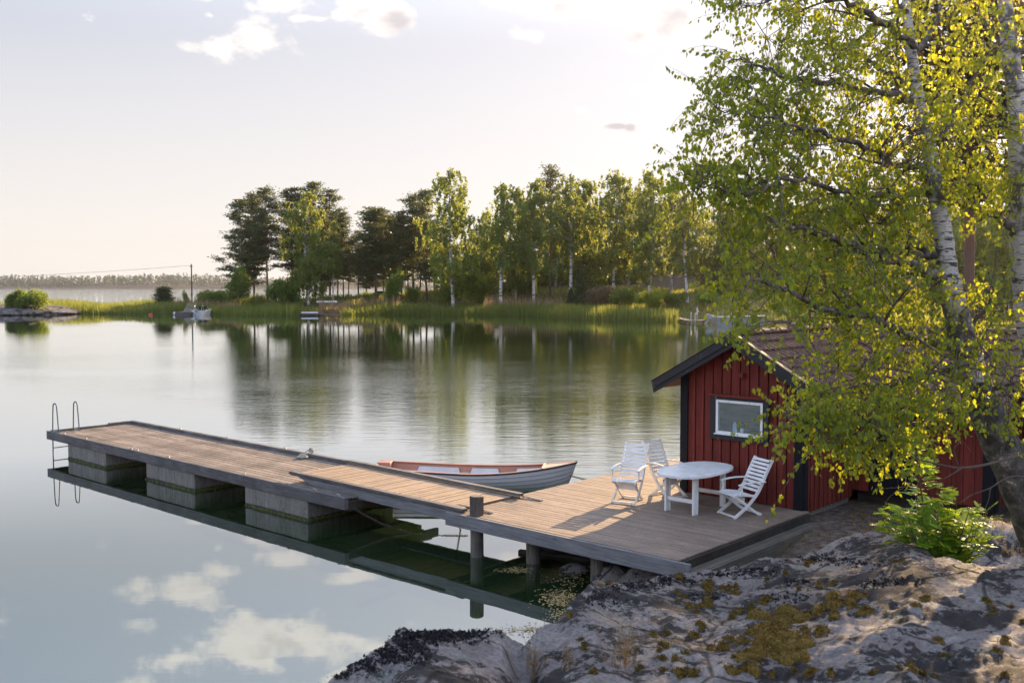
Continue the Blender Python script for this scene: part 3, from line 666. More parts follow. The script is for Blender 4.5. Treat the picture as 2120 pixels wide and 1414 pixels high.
def ladder(u, v, parent, base, zt, zb):
    L = empty('swim_ladder', (u-base[0], v-base[1], .66), 0); L.parent = parent; bs = (u, v, .66)
    for dv in (0, .58):
        m = MB(); pts = [(u-.22, v+dv, zb), (u-.2, v+dv, .3), (u-.19, v+dv, .66), (u-.155, v+dv, .66+(zt-.66)*.65)]
        for k in range(9):
            a = math.pi - math.pi*k/8; pts.append((u+.0+.115*math.cos(a)-.02, v+dv, zt-.10+.10*math.sin(a)))
        pts += [(u+.13, v+dv, .66+(zt-.66)*.6), (u+.19, v+dv, .67)]
        m.tube(pts, .017, 8); m.box((u-.22, v+dv-.03, .655), (u+.22, v+dv+.03, .672)); m.build('rail', M['blue_steel'], L, True, base=bs)
    for z in (.18, -.1, -.38):
        m = MB(); m.tube([(u-.21, v, z), (u-.21, v+.58, z)], .014, 6); m.build('rung', M['galvanised'], L, True, base=bs)
ladder(-28.02, 12.0, J, JB, 1.45, -.9)
for (u, v) in ((-27.4, JV0+.04), (-26.1, JV0+.04), (-23.6, JV0+.03), (-23.3, JV0+.04), (-21.8, JV0+.04), (-18.6, JV0+.04), (-17.0, JV0+.04), (-25.6, JV1-.05), (-23.2, JV1-.05), (-20.6, JV1-.05), (-16.1, JV0+.04), (-15.35, JV0+.04)):
    z = .655 if v < 13 else .70
    m = MB(); m.tube([(u-.05, v, z), (u-.04, v, z+.03), (u+.04, v, z+.03), (u+.05, v, z)], .008, 6); m.build('mooring_eye', M['galvanised'], J, True, base=JB)
# coil of rope on the far beam
c = W(-19.55, 14.2, .62); ro = tag(empty('mooring_rope', c, TH), 'small white rope coil hanging from a cleat on the far jetty edge', 'rope')
m = MB(); pts = []
for i in range(140): a = i*.32; r = .13 - .0006*i; pts.append((r*math.cos(a)*1.15, r*math.sin(a), .018+.0006*i + .006*math.sin(i*1.7)))
m.tube(pts, .011, 5); m.build('coil', M['rope_white'], ro, True)
m = MB(); m.tube([(.02,-.02,.09),(0,.08,.14),(-.02,.2,.16)], .012, 5)
for k in range(3): m.tube([(.0+.05*math.cos(a), .22+.02*k, .15+.06*math.sin(a)) for a in np.linspace(0, 6.3, 12)], .011, 5)
m.build('knot', M['rope_white'], ro, True)
m = MB(); m.box((-.05,.19,.08),(.05,.27,.10)); m.tube([(-.12,.23,.15),(.12,.23,.15)], .014, 6); m.tube([(-.04,.23,.09),(-.04,.23,.15)], .012, 6); m.tube([(.04,.23,.09),(.04,.23,.15)], .012, 6); m.build('cleat', M['galvanised'], ro, True)
# ================================================================ gangway
G = dockthing('gangway', -17.4, 12.3, .62, 'sloping plank gangway bridging the jetty and the deck', 'gangway'); GB = (-17.4, 12.3, .62)
GU0, GU1 = -17.32, -12.45
def gz(u): return .80 + (u-GU0)/(GU1-GU0)*(-.03)
m = MB(); n = 36; s_ = (GU1-GU0)/n
for i in range(n):
    u = GU0+i*s_; z = gz(u); m.box((u+.006, 12.44, z-.03), (u+s_-.006, 13.80, z + random.uniform(-.003,.003)))
m.build('boards', M['gangway_wood'], G, base=GB, bevel=.004)
for (v0, v1, zt, ex) in ((12.30, 12.43, .035, .12), (13.81, 13.93, .075, .14)):
    m = MB(); m.bar((GU0-.12, (v0+v1)/2, gz(GU0)+zt-.03), (GU1+.18, (v0+v1)/2, gz(GU1)+zt-.03), v1-v0, .055)
    m.bar((GU0-.10, (v0+v1)/2, gz(GU0)-.028), (GU1+.12, (v0+v1)/2, gz(GU1)-.028), (v1-v0)*.55, .05)
    m.build('side_rail', M['beam_wood'], G, base=GB, bevel=.006)
for v in (12.38, 13.86):
    m = MB(); a = (v-.045, v+.045)
    poly = [(GU0+.15, a[0], .75), (GU1, a[0], .725), (GU1, a[0], .53), (GU0+1.2, a[0], .575), (GU0+.6, a[0], .63)]
    m.prism(poly, (0, .09, 0)); m.build('bearer', M['fascia_wood'], G, base=GB)
for v in (12.62, 13.98):
    m = MB(); m.box((-12.72, v-.035, .765 if v < 13 else .765), (-12.40, v+.035, .775)); m.bar((-12.42, v, .768), (-11.86, v, .742), .07, .009)
    for k in range(4): m.tube([(-12.32+.13*k, v, .74), (-12.32+.13*k, v, .772-.006*k)], .014, 6)
    m.build('hinge_plate', M['dark_metal'], G, base=GB)
# ================================================================ wooden deck
K = dockthing('wooden_deck', -12.55, 12.2, 0, 'brown plank deck on poles in front of the red boathouse', 'deck'); KB = (-12.55, 12.2, 0)
DZ = .73
m = MB(); v = 12.27; i = 0
while v < 19.9:
    e = -7.80 if v < 16.45 else -10.50
    cuts = [-12.56] + ([random.uniform(-11.5, -8.6)] if e > -8 and random.random() < .6 else []) + [e]
    for a, b in zip(cuts[:-1], cuts[1:]): m.box((a+.0015, v+.004, DZ-.03), (b-.0015, v+.117, DZ+random.uniform(-.002,.002)))
    v += .122
m.build('deck_boards', M['deck_wood'], K, base=KB, bevel=.003)
m = MB(); m.box((-12.60, 12.195, DZ-.235), (-7.56, 12.255, DZ-.002)); m.build('fascia_beam', M['fascia_wood'], K, base=KB, bevel=.006)
m = MB(); m.box((-12.62, 12.257, DZ-.23), (-12.565, 19.9, DZ-.032)); m.build('side_beam', M['fascia_wood'], K, base=KB, bevel=.006)
m = MB(); m.box((-7.795, 12.258, DZ-.24), (-7.75, 16.48, DZ-.033)); m.build('side_beam', M['dark_wood'], K, base=KB)
m = MB()
for u in (-12.3, -11.2, -10.1, -9.0, -8.0): m.box((u, 12.26, DZ-.22), (u+.07, 16.45 if u > -10.3 else 19.8, DZ-.032))
m.build('joists', M['dark_wood'], K, base=KB)
m = MB()
for k in range(3): m.box((-7.745+.07*k, 12.27, .57-.03), (-7.745+.07*k+.066, 16.3, .57+random.uniform(-.002,.002)))
m.build('step_tread', M['step_wood'], K, base=KB)
m = MB(); m.box((-7.53, 12.28, .30), (-7.49, 16.3, .566)); m.build('step_riser', M['step_wood'], K, base=KB)
for (u, v, r, zt) in ((-12.0, 12.38, .118, 1.07), (-11.02, 12.75, .125, DZ-.04), (-12.2, 18.9, .12, DZ-.04), (-9.6, 12.7, .12, DZ-.05)):
    m = MB(); pts = []; n = 22
    for z in (-1.5, -.2, .2, .6, zt-.012, zt): pts.append((u + .01*(1-z), v, z))
    m.tube(pts, [r, r, r*.98, r*.97, r*.96, r*.9], n)
    if zt > 1:
        for k in range(22):
            a = 2*math.pi*k/22; m.box((u+r*.97*math.cos(a)-.006, v+r*.97*math.sin(a)-.006, .5), (u+r*.97*math.cos(a)+.006, v+r*.97*math.sin(a)+.006, zt-.01))
    m.build('pile', M['pile_wood'], K, False, base=KB)
# patch of spilt pale paint / bird mess
# old timbers and stones under the deck
rs = np.random.default_rng(3)
for (u, v, z, a, L_, w_) in ((-10.35, 13.6, .02, 8, 2.6, .22), (-10.0, 14.2, .14, 14, 2.8, .24), (-9.6, 14.9, .20, 5, 2.4, .26), (-10.9, 13.3, -.03, 20, 1.5, .1)):
    t_ = tag(empty('old_timber', W(u, v, z), TH+R(a)), {2.6:'dark waterlogged timber lying at the waterline beside the second pile',2.8:'thick mossy timber on the shore stones under the deck',2.4:'highest and innermost wet timber under the deck',1.5:'thin broken stick half sunk in front of the second pile'}[L_], 'timber')
    m = MB(); m.box((-L_/2, -w_/2, -.09), (L_/2, w_/2, .09)); m.build('log', M['dark_wood'], t_, bevel=.02)
def stone(name, c, r, seed, mat, sq=.6, parent=None, sub=3):
    bm = bmesh.new(); bmesh.ops.create_icosphere(bm, subdivisions=sub, radius=1.0)
    for v_ in bm.verts:
        p = v_.co + Vector((seed*3.1, seed*1.7, 0)); k = 1 + .30*mnoise.noise(p*1.1) + .10*mnoise.noise(p*3.2); v_.co = Vector((v_.co.x*k*r, v_.co.y*k*r*.8, v_.co.z*k*r*sq))
    me = bpy.data.meshes.new(name); bm.to_mesh(me); bm.free(); me.materials.append(mat); me.polygons.foreach_set('use_smooth', [True]*len(me.polygons))
    o = bpy.data.objects.new(name, me); COL.objects.link(o); o.location = c; return o
sl_ = [(-10.2,12.9,.30,.0),(-9.4,12.9,.42,.05),(-8.7,12.95,.5,.12),(-9.0,13.5,.6,.1),(-8.2,13.4,.5,.2),(-9.7,13.7,.4,.0),(-8.3,12.75,.35,.2)]
for k, (u, v, r, z) in enumerate(sl_):
    tag(stone('shore_stone', W(u, v, z-.08), r, k, M['granite']), 'dark wet shore stone in the shade under the deck edge', 'stone', 'wet stones under the deck')
# floating weed and husks by the bank
m = MB()
def raft(cx_, cy_, sx_, sy_, n, s0, s1):
    for k in range(n):
        x = random.gauss(cx_, sx_); y = random.gauss(cy_, sy_); s = random.uniform(s0, s1); a = random.random()*3.14; z = .004+random.random()*.006
        ca, sa = math.cos(a)*s, math.sin(a)*s; m.add([(x+ca,y+sa,z),(x-sa*.4,y+ca*.4,z+.003),(x-ca,y-sa,z),(x+sa*.4,y-ca*.4,z+.002)], [(0,1,2,3)])
p = at(1160, 1245, 1); 
def wpt(px, py): r = at(px, py, 1.0); t = -H/(r.z-H); return (r.x*t, t)
for (px, py, sx_, sy_, n) in ((1158,1240,.18,.22,420),(1140,1305,.35,.10,420),(1200,1295,.3,.2,300),(1070,1180,.15,.1,180),(1190,1200,.25,.3,160),(1170,1270,.15,.2,200)):
    q = wpt(px, py); raft(q[0], q[1], sx_, sy_, n, .012, .035)
tag(m.build('floating_weed', M['straw']), 'drift of brown husks and weed floating by the rock bank', 'weed', kind='stuff')
# ---------------------------------------------------------------- chains
def chain(name, pts, link, label, mat='rust_iron', rad=.007):
    o = tag(empty(name, pts[0]), label, 'chain'); m = MB(); b = Vector(pts[0])
    P = [Vector(p) for p in pts]; L_ = sum((q-p).length for p, q in zip(P[:-1], P[1:])); n = int(L_/(link*.72)); k = 0
    for i in range(n):
        s = L_*i/n; j = 0
        while j < len(P)-2 and s > (P[j+1]-P[j]).length: s -= (P[j+1]-P[j]).length; j += 1
        d = (P[j+1]-P[j]).normalized(); c = P[j]+d*s - b; up = d.orthogonal().normalized(); 
        if i % 2: up = d.cross(up)
        m.tube([c + d*(math.cos(t)*link*.5) + up*(math.sin(t)*link*.3) for t in np.linspace(0, 2*math.pi, 9)], rad, 5, caps=False)
    m.build('links', M[mat], o, True); return o
def sag(p, q, dz, n=12): return [Vector(p).lerp(Vector(q), i/n) - Vector((0,0,dz*4*(i/n)*(1-i/n))) for i in range(n+1)]
chain('anchor_chain', sag(W(-15.1, 12.15, .42), W(-13.6, 12.9, -.02), .12)+sag(W(-13.6, 12.9, -.0), W(-13.1, 13.3, .0), 0, 3)[1:], .07, 'rusty chain sagging from the jetty corner into the water')
chain('hanging_chain', sag(W(-13.65, 13.5, .55), W(-13.5, 13.5, -.1), 0, 4), .06, 'short chain hanging under the gangway')
chain('boat_chain', sag(W(-14.0, 17.55, .42), W(-13.05, 18.55, .22), .05, 6), .07, 'short chain from the bow ring of the rowing boat')
rp = MB(); rp.tube([p - W(-13.05,18.55,.22) for p in sag(W(-13.05,18.55,.22), W(-12.55, 18.6, .70), .03, 6)], .008, 5); r_ = rp.build('mooring_line', M['rope_white'], None, True); r_.location = W(-13.05,18.55,.22); tag(r_, 'thin line joining the boat chain to the deck edge', 'rope')
# ================================================================ rowing boat (clinker look)
def rowing_boat():
    ang = R(35); B = tag(empty('rowing_boat', W(-17.83, 14.98, 0), TH+ang), 'white clinker rowing boat with red brown inside moored behind the gangway', 'boat')
    L_ = 4.72; NS = 28; NP = 9
    def sect(t):      # t 0 stern .. 1 bow : half breadth at gunwale, gunwale height, keel height
        hb = .64*(1-.10*(1-t)**2) if t < .45 else .64*math.cos(min(1, (t-.45)/.56)*math.pi/2)**.78
        gz_ = .46 + .26*max(0, (t-.42)/.58)**2 + .06*(1-t)**2*1.6; kz = -.12 + .16*max(0, (t-.8)/.2)**2
        return max(hb, .012), gz_, kz
    def pt(t, s, side, off=0):   # s 0 keel .. 1 gunwale
        hb, g, k = sect(t); e = 1.7 + 1.0*(1-t); a = s*math.pi/2
        y = hb*(math.sin(a)**(.75)) ; z = k + (g-k)*(1-math.cos(a)**1.05) if t < .9 else k+(g-k)*s
        z = k + (g-k)*(s**(1.45)); y = hb*min(1, (1-(1-s)**2.1))
        x = L_*t + (.32*(s-1)*max(0, (t-.8)/.2)**1.5)
        return Vector((x, side*(y+off), z))
    vs, fs = [], []; m = MB()
    for side in (-1, 1):
        rings = []
        for i in range(NS+1):
            t = i/NS; row = []
            for k in range(NP+1):
                s = k/NP; row.append(pt(t, s, side, 0))
                if k < NP: row.append(pt(t, s+.012, side, .016 if t < .97 else .004))  # overlapping strakes
            rings.append(row)
        nn = len(rings[0]); V_ = [p for r_ in rings for p in r_]; F_ = []
        for i in range(NS):
            for k in range(nn-1):
                a = i*nn+k; q = (a, a+1, a+nn+1, a+nn); F_.append(q if side < 0 else q[::-1])
        m.add(V_, F_, .5)
    hb, g, k = sect(0)
    tr = [pt(0, s, -1) for s in np.linspace(1, 0, 8)] + [pt(0, s, 1) for s in np.linspace(0, 1, 8)][1:]
    m.add(tr, [tuple(range(len(tr)))], .5); m.add([p + Vector((.03,0,0)) for p in tr], [tuple(range(len(tr)-1, -1, -1))], .5)
    m.build('hull', M['boat_hull'], B)
    m = MB()
    for side in (-1, 1):
        V_, F_ = [], []
        for i in range(NS):
            t = .01 + .975*i/(NS-1)
            for k in range(7):
                s = .25 + .73*k/6; p = pt(t, s, side, -.035 if t < .95 else -.005); V_.append(p)
        for i in range(NS-1):
            for k in range(6):
                a = i*7+k; q = (a, a+7, a+8, a+1); F_.append(q if side < 0 else q[::-1])
        m.add(V_, F_, .5)
    V_, F_ = [], []
    for i in range(NS):
        t = .01+.95*i/(NS-1); a = pt(t, .26, -1, -.03); b = pt(t, .26, 1, -.03); V_ += [a, b]
    for i in range(NS-1): F_.append((2*i, 2*i+1, 2*i+3, 2*i+2))
    m.add(V_, F_, .5); m.build('lining', M['boat_inside'], B, True)
    for side in (-1, 1):   # pale side tanks between the thwarts
        for (t0, t1) in ((.20, .40), (.47, .60), (.70, .82)):
            m = MB(); a0, a1 = pt(t0, .93, side, -.06), pt(t1, .93, side, -.06); b0, b1 = pt(t0-.03, .45, side, -.12), pt(t1+.03, .45, side, -.10)
            m.add([b0, b1, a1, a0], [(0,1,2,3)]); m.build('side_panel', M['hull_white'], B)
        m = MB(); m.tube([pt(i/30, 1.0, side, .008)+Vector((0,0,.004)) for i in range(31)], .021, 6); m.build('rubbing_strake', M['dark_metal'], B, True)
        m = MB(); m.ribbon([pt(i/30*.985, 1.0, side, -.035)+Vector((0,0,.012)) for i in range(31)], .075, .022, up=(0,1,0)); m.build('gunwale', M['boat_inside'], B)
    for (t, w_) in ((.155, .34), (.435, .22), (.65, .22)):
        a, b = pt(t, .80, -1, -.03), pt(t, .80, 1, -.03); m = MB(); m.box((a.x-w_/2, a.y, a.z-.02), (a.x+w_/2, b.y, a.z+.02)); m.box((a.x-w_/2+.03, a.y*.86, .05), (a.x+w_/2-.03, b.y*.86, a.z-.022)); m.build('bench', M['boat_seat'], B, bevel=.012)
    m = MB(); m.box((-.02, -hb-.01, g-.12), (.30, -hb*.45, g+.015)); m.box((-.02, hb*.45, g-.12), (.30, hb+.01, g+.015)); m.box((-.03, -hb*.5, g-.10), (.05, hb*.5, g-.02)); m.build('stern_locker', M['boat_inside'], B, bevel=.015)
    V_ = []; 
    for i in range(9):
        t = .84+.155*i/8; V_ += [pt(t, 1, -1, -.01)+Vector((0,0,.016)), pt(t, 1, 1, -.01)+Vector((0,0,.016))]
    m = MB(); m.add(V_, [(2*i, 2*i+2, 2*i+3, 2*i+1) for i in range(8)]); a, b = V_[0], V_[1]; m.bar(a+Vector((0,0,-.02)), b+Vector((0,0,-.02)), .05, .075); m.build('bow_deck', M['boat_seat'], B)
    m = MB(); m.tube([pt(.985,.75,0)+Vector((.03+.03*math.cos(t), 0, .03*math.sin(t))) for t in np.linspace(0,6.28,9)], .007, 5); m.build('bow_ring', M['rust_iron'], B, True)
    return B
rowing_boat()
# ================================================================ garden table
TC = (-9.44, 15.40); T = dockthing('garden_table', TC[0], TC[1], DZ, 'oval white plastic garden table standing on the plank deck', 'table')
def oval(a, b, p=2.5, n=48): return [(a*math.copysign(abs(math.cos(t))**(2/p), math.cos(t)), b*math.copysign(abs(math.sin(t))**(2/p), math.sin(t))) for t in np.linspace(0, 2*math.pi, n, endpoint=False)]
m = MB(); A_, B_ = .52, .86
prof = [(1.0, -.045), (1.0, -.005), (.985, 0.0), (.955, .002)]
V_ = []; n = 48
for s, z in prof: V_ += [(x*s, y*s, .72+z) for x, y in oval(A_, B_)]
F_ = []
for i in range(3):
    for k in range(n): F_.append((i*n+k, i*n+(k+1)%n, (i+1)*n+(k+1)%n, (i+1)*n+k))
F_.append(tuple(range(n-1, -1, -1))); V2 = [(x*.945, y*.945, .716) for x, y in oval(A_, B_)]
m.add(V_, F_, .5); base_i = V2; m.add([V_[3*n+k] for k in range(n)]+V2, [(k, (k+1)%n, n+(k+1)%n, n+k) for k in range(n)] + [tuple(range(n, 2*n))], .5)
for y in np.arange(-.70, .71, .082):     # moulded slats running across the oval
    hw = .475*(1-abs(y/.83)**2.5)**(1/2.5) if abs(y) < .82 else 0
    if hw > .08: m.box((-hw+.02, y+.004, .7161), (hw-.02, y+.074, .7222), .5)
m.build('table_top', M['plastic'], T)
m = MB(); m.box((-.28,-.5,.62),(-.24,.5,.672)); m.box((.24,-.5,.62),(.28,.5,.672)); m.box((-.24,-.5,.62),(.24,-.46,.67)); m.box((-.24,.46,.62),(.24,.5,.67)); m.build('apron', M['plastic'], T, bevel=.006)
for sx_ in (-1, 1):
    for sy_ in (-1, 1):
        m = MB(); x, y = .285*sx_, .495*sy_; m.box((x-.022, y-.05, 0), (x+.022, y+.05, .668)); m.box((x-.045, y-.05*sy_-.012, 0), (x+.045, y-.05*sy_+.012, .667)); m.build('leg', M['plastic'], T, bevel=.008)
for sy_ in (-1, 1):
    m = MB(); m.box((-.262, .495*sy_-.018, .20), (.262, .495*sy_+.018, .27)); m.build('stretcher', M['plastic'], T, bevel=.006)
# ================================================================ reclining garden chairs
def chair(recline=0.0):
    C_ = empty('garden_chair', (0,0,0)); wd_ = .222
    def crv(P, n=14):
        P = [Vector(p) for p in P]; out = []
        for i in range(len(P)-1):
            p0, p1, p2, p3 = P[max(i-1,0)], P[i], P[i+1], P[min(i+2, len(P)-1)]
            for k in range(n//(len(P)-1)+2):
                t = k/(n//(len(P)-1)+2); out.append(.5*((2*p1)+(p2-p0)*t+(2*p0-5*p1+4*p2-p3)*t*t+(3*p1-p0-3*p2+p3)*t**3))
        out.append(P[-1]); return out
    backx = lambda z: -.16 - (z-.40)*(.44+recline)
    for s in (-1, 1):
        y = s*wd_
        m = MB(); m.ribbon(crv([(backx(1.08), y, 1.06), (backx(.8), y, .8), (backx(.5)-.0, y, .5), (-.06, y, .30), (.08, y, .16), (.29, y, .0)]), .024, .052); m.build('side_frame', M['plastic'], C_)
        y2 = s*(wd_-.035); m = MB(); m.ribbon(crv([(.27, y2, .43), (.15, y2, .33), (.02, y2, .22), (-.12, y2, .10), (-.27, y2, .0)]), .024, .048); m.build('leg', M['plastic'], C_)
        y3 = s*(wd_+.035); m = MB(); m.ribbon(crv([(backx(.66)-.02, y3, .655), (-.1, y3, .665), (.08, y3, .655), (.22, y3, .63)]), .052, .024); m.ribbon([(.18, y3, .63), (.16, y3, .52), (.20, y3-.01*s, .42)], .022, .03); m.build('armrest', M['plastic'], C_, bevel=.006)
        y4 = s*(wd_-.012); m = MB(); m.ribbon(crv([(.30, y4, .405), (.18, y4, .435), (.02, y4, .415), (-.14, y4, .385)]), .022, .045); m.build('seat_rail', M['plastic'], C_)
    m = MB(); k = 0
    for z in np.arange(.455, 1.06, .068):
        x = backx(z)+.012; dx = -(.44+recline)*.055; m.bar((x+dx*.45+.012, 0, z+.026), (x+dx*.45+.0, 0, z+.026+.0001), .0, .0) if False else None
        c = Vector((x+dx/2, 0, z+.026)); n_ = Vector((1, 0, .44+recline)).normalized(); u_ = Vector((-(.44+recline), 0, 1)).normalized()
        V_ = []
        for yy in (-wd_-.008, -wd_*.5, 0, wd_*.5, wd_+.008):
            bow = -.012*(1-(yy/wd_)**2)
            for a, b in ((-1,-1),(1,-1),(1,1),(-1,1)): V_.append(c + u_*(.025*a) + n_*(.007*b+bow) + Vector((0, yy, 0)))
        F_ = [(0,1,2,3)] + [(i*4+q, i*4+4+q, i*4+4+(q+1)%4, i*4+(q+1)%4) for i in range(4) for q in range(4)] + [(19,18,17,16)]
        m.add(V_, F_, .5)
    m.build('backrest', M['plastic'], C_)
    m = MB()
    for i, x in enumerate(np.arange(-.10, .30, .062)):
        z = .437 - .02*abs((x-.18)/.2)**1.5; m.box((x, -wd_+.0, z-.008), (x+.05, wd_-.0, z+.006), .5)
    m.build('seat', M['plastic'], C_, bevel=.004)
    for (x, z) in ((.27, .025), (-.24, .03)):
        m = MB(); m.box((x-.018, -wd_+.01, z-.012), (x+.018, wd_-.01, z+.018)); m.build('stretcher', M['plastic'], C_)
    m = MB(); m.box((.06,-wd_+.03,.235),(.075,wd_-.03,.375)); m.build('apron', M['plastic'], C_, bevel=.004)
    return C_
ch = chair(); spots = [(-10.68, 15.08, -74, 'white slatted reclining chair standing alone left of the table'), (-10.38, 15.93, -12, 'white slatted reclining chair half hidden behind the oval table'), (-8.60, 15.52, -114, 'white slatted reclining chair right of the table by the red wall')]
for i, (u, v, a, lb) in enumerate(spots):
    o = ch if i == 0 else copy_tree(ch); o.location = W(u, v, DZ); o.rotation_euler = (0, 0, TH+R(a)); o.scale = (1, 1, .97) if i < 2 else (1.08, 1.05, .91); tag(o, lb, 'chair', 'white chairs around the garden table')
# ================================================================ boathouse
BH = dockthing('boathouse', -10.42, 16.5, .5, 'red board boathouse with black trim and brown tiled roofs', 'boathouse'); BB_ = (-10.42, 16.5, .5)
U0, U1, V0, V1 = -10.42, -7.92, 16.5, 18.62; UR = -9.17; ZR = 3.80; ZE = 2.83; SL = (ZR-ZE)/1.72
def rz(u): return ZR - abs(u-UR)*SL
def battens_gable(v, u0, u1, zb, hole, parent):
    m = MB(); m.prism([(u0, v+.03, zb), (u1, v+.03, zb), (u1, v+.03, rz(u1)-.06), (UR, v+.03, rz(UR)-.06), (u0, v+.03, rz(u0)-.06)], (0, .09, 0), .5)
    u = u0+.09; k = 0
    while u < u1-.1:
        wd_ = .125 if k % 2 == 0 else .055; zt = rz(u+wd_/2)-.07
        segs = [(zb, zt)]
        if hole and u+wd_ > hole[0] and u < hole[1]: segs = [(zb, hole[2]), (hole[3], zt)]
        for a, b in segs:
            if b > a: m.box((u, v-(.0 if k % 2 == 0 else .022)+.005, a), (u+wd_-.004, v+.029, b))
        u += wd_-.002 if k % 2 == 0 else wd_+.012; k += 1
    return m.build('gable_wall', M['red'], parent, base=BB_)
battens_gable(V0, U0+.02, U1-.02, .74, (-9.76, -8.60, 1.88, 2.66), BH)
def side_wall(u, v0, v1, zb, zt, sgn):
    m = MB(); m.box((u-.05, v0, zb), (u+.05, v1, zt), .5); v = v0+.02; k = 0
    while v < v1-.05:
        wd_ = .13 if k % 2 == 0 else .055; o_ = .062 if k % 2 == 0 else .084; m.box((u+sgn*.051, v, zb), (u+sgn*o_, v+wd_-.004, zt)); v += wd_; k += 1
    m.build('side_wall', M['red'], BH, base=BB_)
side_wall(U1-.06, V0+.14, V1, .66, 2.86, 1); side_wall(U0+.06, V0+.14, V1+3.8, .66, 2.86, -1)
for (a, b) in (((U0-.03, V0-.035, .70), (U0+.13, V0+.003, rz(U0+.05)-.05)), ((U0-.034, V0+.004, .70), (U0+.0, V0+.13, rz(U0+.05)-.05)), ((U1-.15, V0-.035, .70), (U1+.02, V0+.003, rz(U1)-.06)), ((U1-.01, V0+.004, .62), (U1+.034, V0+.16, rz(U1)-.06))):
    m = MB(); m.box(a, b); m.build('corner_board', M['black_plain'], BH, base=BB_)
m = MB(); m.box((U0+.05, V0+.14, .42), (U1-.06, V1, .70)); m.build('foundation', M['concrete'], BH, base=BB_)
# barge boards, double board with the paint flaking
def barge(s):
    ue = UR + s*1.76; n = 1
    top = lambda u: ZR + .045 - abs(u-UR)*SL
    for (dv, dz0, dz1, mat) in ((0, 0.0, -.20, 'black'), (-.024, .012, -.105, 'black')):
        m = MB(); v = 16.18+dv; poly = [(UR, v, top(UR)+dz0), (ue, v, top(ue)+dz0), (ue-s*.045, v, top(ue)+dz1-.0), (UR, v, top(UR)+dz1-.03)]
        if s < 0: poly = poly[::-1]
        m.prism(poly, (0, .023, 0)); m.build('barge_board', M[mat], BH, base=BB_)
    m = MB(); m.bar((UR, 16.17+.03, top(UR)+.027), (ue, 16.17+.03, top(ue)+.027), .085, .018, up=(0,0,1)); m.build('verge_strip', M['fresh_wood' if s > 0 else 'black_plain'], BH, base=BB_)
barge(-1); barge(1)
for s in (-1, 1):   # soffit boards
    m = MB(); ue = UR+s*1.70
    for (va, vb) in ((16.21, V0+.02),): m.prism([(UR, va, ZR-.07), (ue, va, ZR-.07-1.70*SL), (ue, va, ZR-.10-1.70*SL), (UR, va, ZR-.10)], (0, vb-va, 0))
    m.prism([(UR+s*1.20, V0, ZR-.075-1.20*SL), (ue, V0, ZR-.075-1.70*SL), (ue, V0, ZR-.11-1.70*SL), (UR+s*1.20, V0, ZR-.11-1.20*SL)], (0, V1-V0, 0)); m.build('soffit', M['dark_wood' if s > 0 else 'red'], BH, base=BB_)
def tiled(p0, along, length, down, dlen, name='roof'):
    """pantiles: p0 = ridge start, rows laid down the slope; each tile .20 wide, courses .31 apart"""
    p0 = Vector(p0); al = Vector(along).normalized(); dn = Vector(down).normalized(); nn = al.cross(dn); nn = nn if nn.z > 0 else -nn
    na = int(length/.20*8); V_, F_ = [], []; rows = []
    nc = int(round(dlen/.31)); cr = dlen/nc
    for c in range(nc):
        for e in (0, 1):
            row = []
            for i in range(na+1):
                a = length*i/na; ph = 2*math.pi*a/.20; tile = int(a/.20)
                hgt = .024*math.sin(ph) + .010*math.sin(2*ph+.8) + (.034*e) + .006*math.sin(tile*12.9+c*7.7)
                row.append(p0 + al*(a) + dn*(cr*(c+e) + (.012*math.sin(tile*5.3+c*3.1) if e else 0)) + nn*(hgt+.035))
            rows.append(row)
    for r_ in rows: V_ += r_
    n1 = na+1
    for k in range(len(rows)-1):
        for i in range(na): F_.append((k*n1+i, k*n1+i+1, (k+1)*n1+i+1, (k+1)*n1+i))
    b0 = len(V_); V_ += [p + nn*-.06 for p in rows[-1]]; k = (len(rows)-1)*n1
    for i in range(na): F_.append((k+i, k+i+1, b0+i+1, b0+i))
    m = MB(); m.add(V_, F_, .5); q = [p0-nn*.035, p0+al*length-nn*.035, p0+al*length+dn*dlen-nn*.035, p0+dn*dlen-nn*.035]; m.add(q+[x+nn*.05 for x in q], [(0,1,2,3),(7,6,5,4),(0,4,5,1),(1,5,6,2),(2,6,7,3),(3,7,4,0)], .5)
    return m.build(name, M['tile'], BH, smooth=False, base=BB_)
dlen = math.hypot(1.76, 1.76*SL)
tiled((UR, 16.22, ZR), (0,1,0), 4.4, (1, 0, -SL), dlen); tiled((UR, 16.22, ZR), (0,1,0), 4.4, (-1, 0, -SL), dlen)
def ridge(p, q, n):
    m = MB(); p = Vector(p); q = Vector(q); d = (q-p).normalized(); sd = d.cross(Vector((0,0,1)))
    for i in range(n):
        a = p.lerp(q, i/n); b = p.lerp(q, (i+1.12)/n); V_ = []
        for c, r_ in ((a, .105), (b, .088)):
            for k in range(7): t = math.pi*k/6; V_.append(c + sd*(r_*math.cos(t)) + Vector((0,0,r_*.75*math.sin(t)+ random.uniform(0,.004))))
        m.add(V_, [(k, k+1, k+8, k+7) for k in range(6)] + [(0,1,2,3,4,5,6)])
    m.build('ridge_tiles', M['tile'], BH, base=BB_)
ridge((UR, 16.2, ZR+.045), (UR, 20.3, ZR+.045), 12)
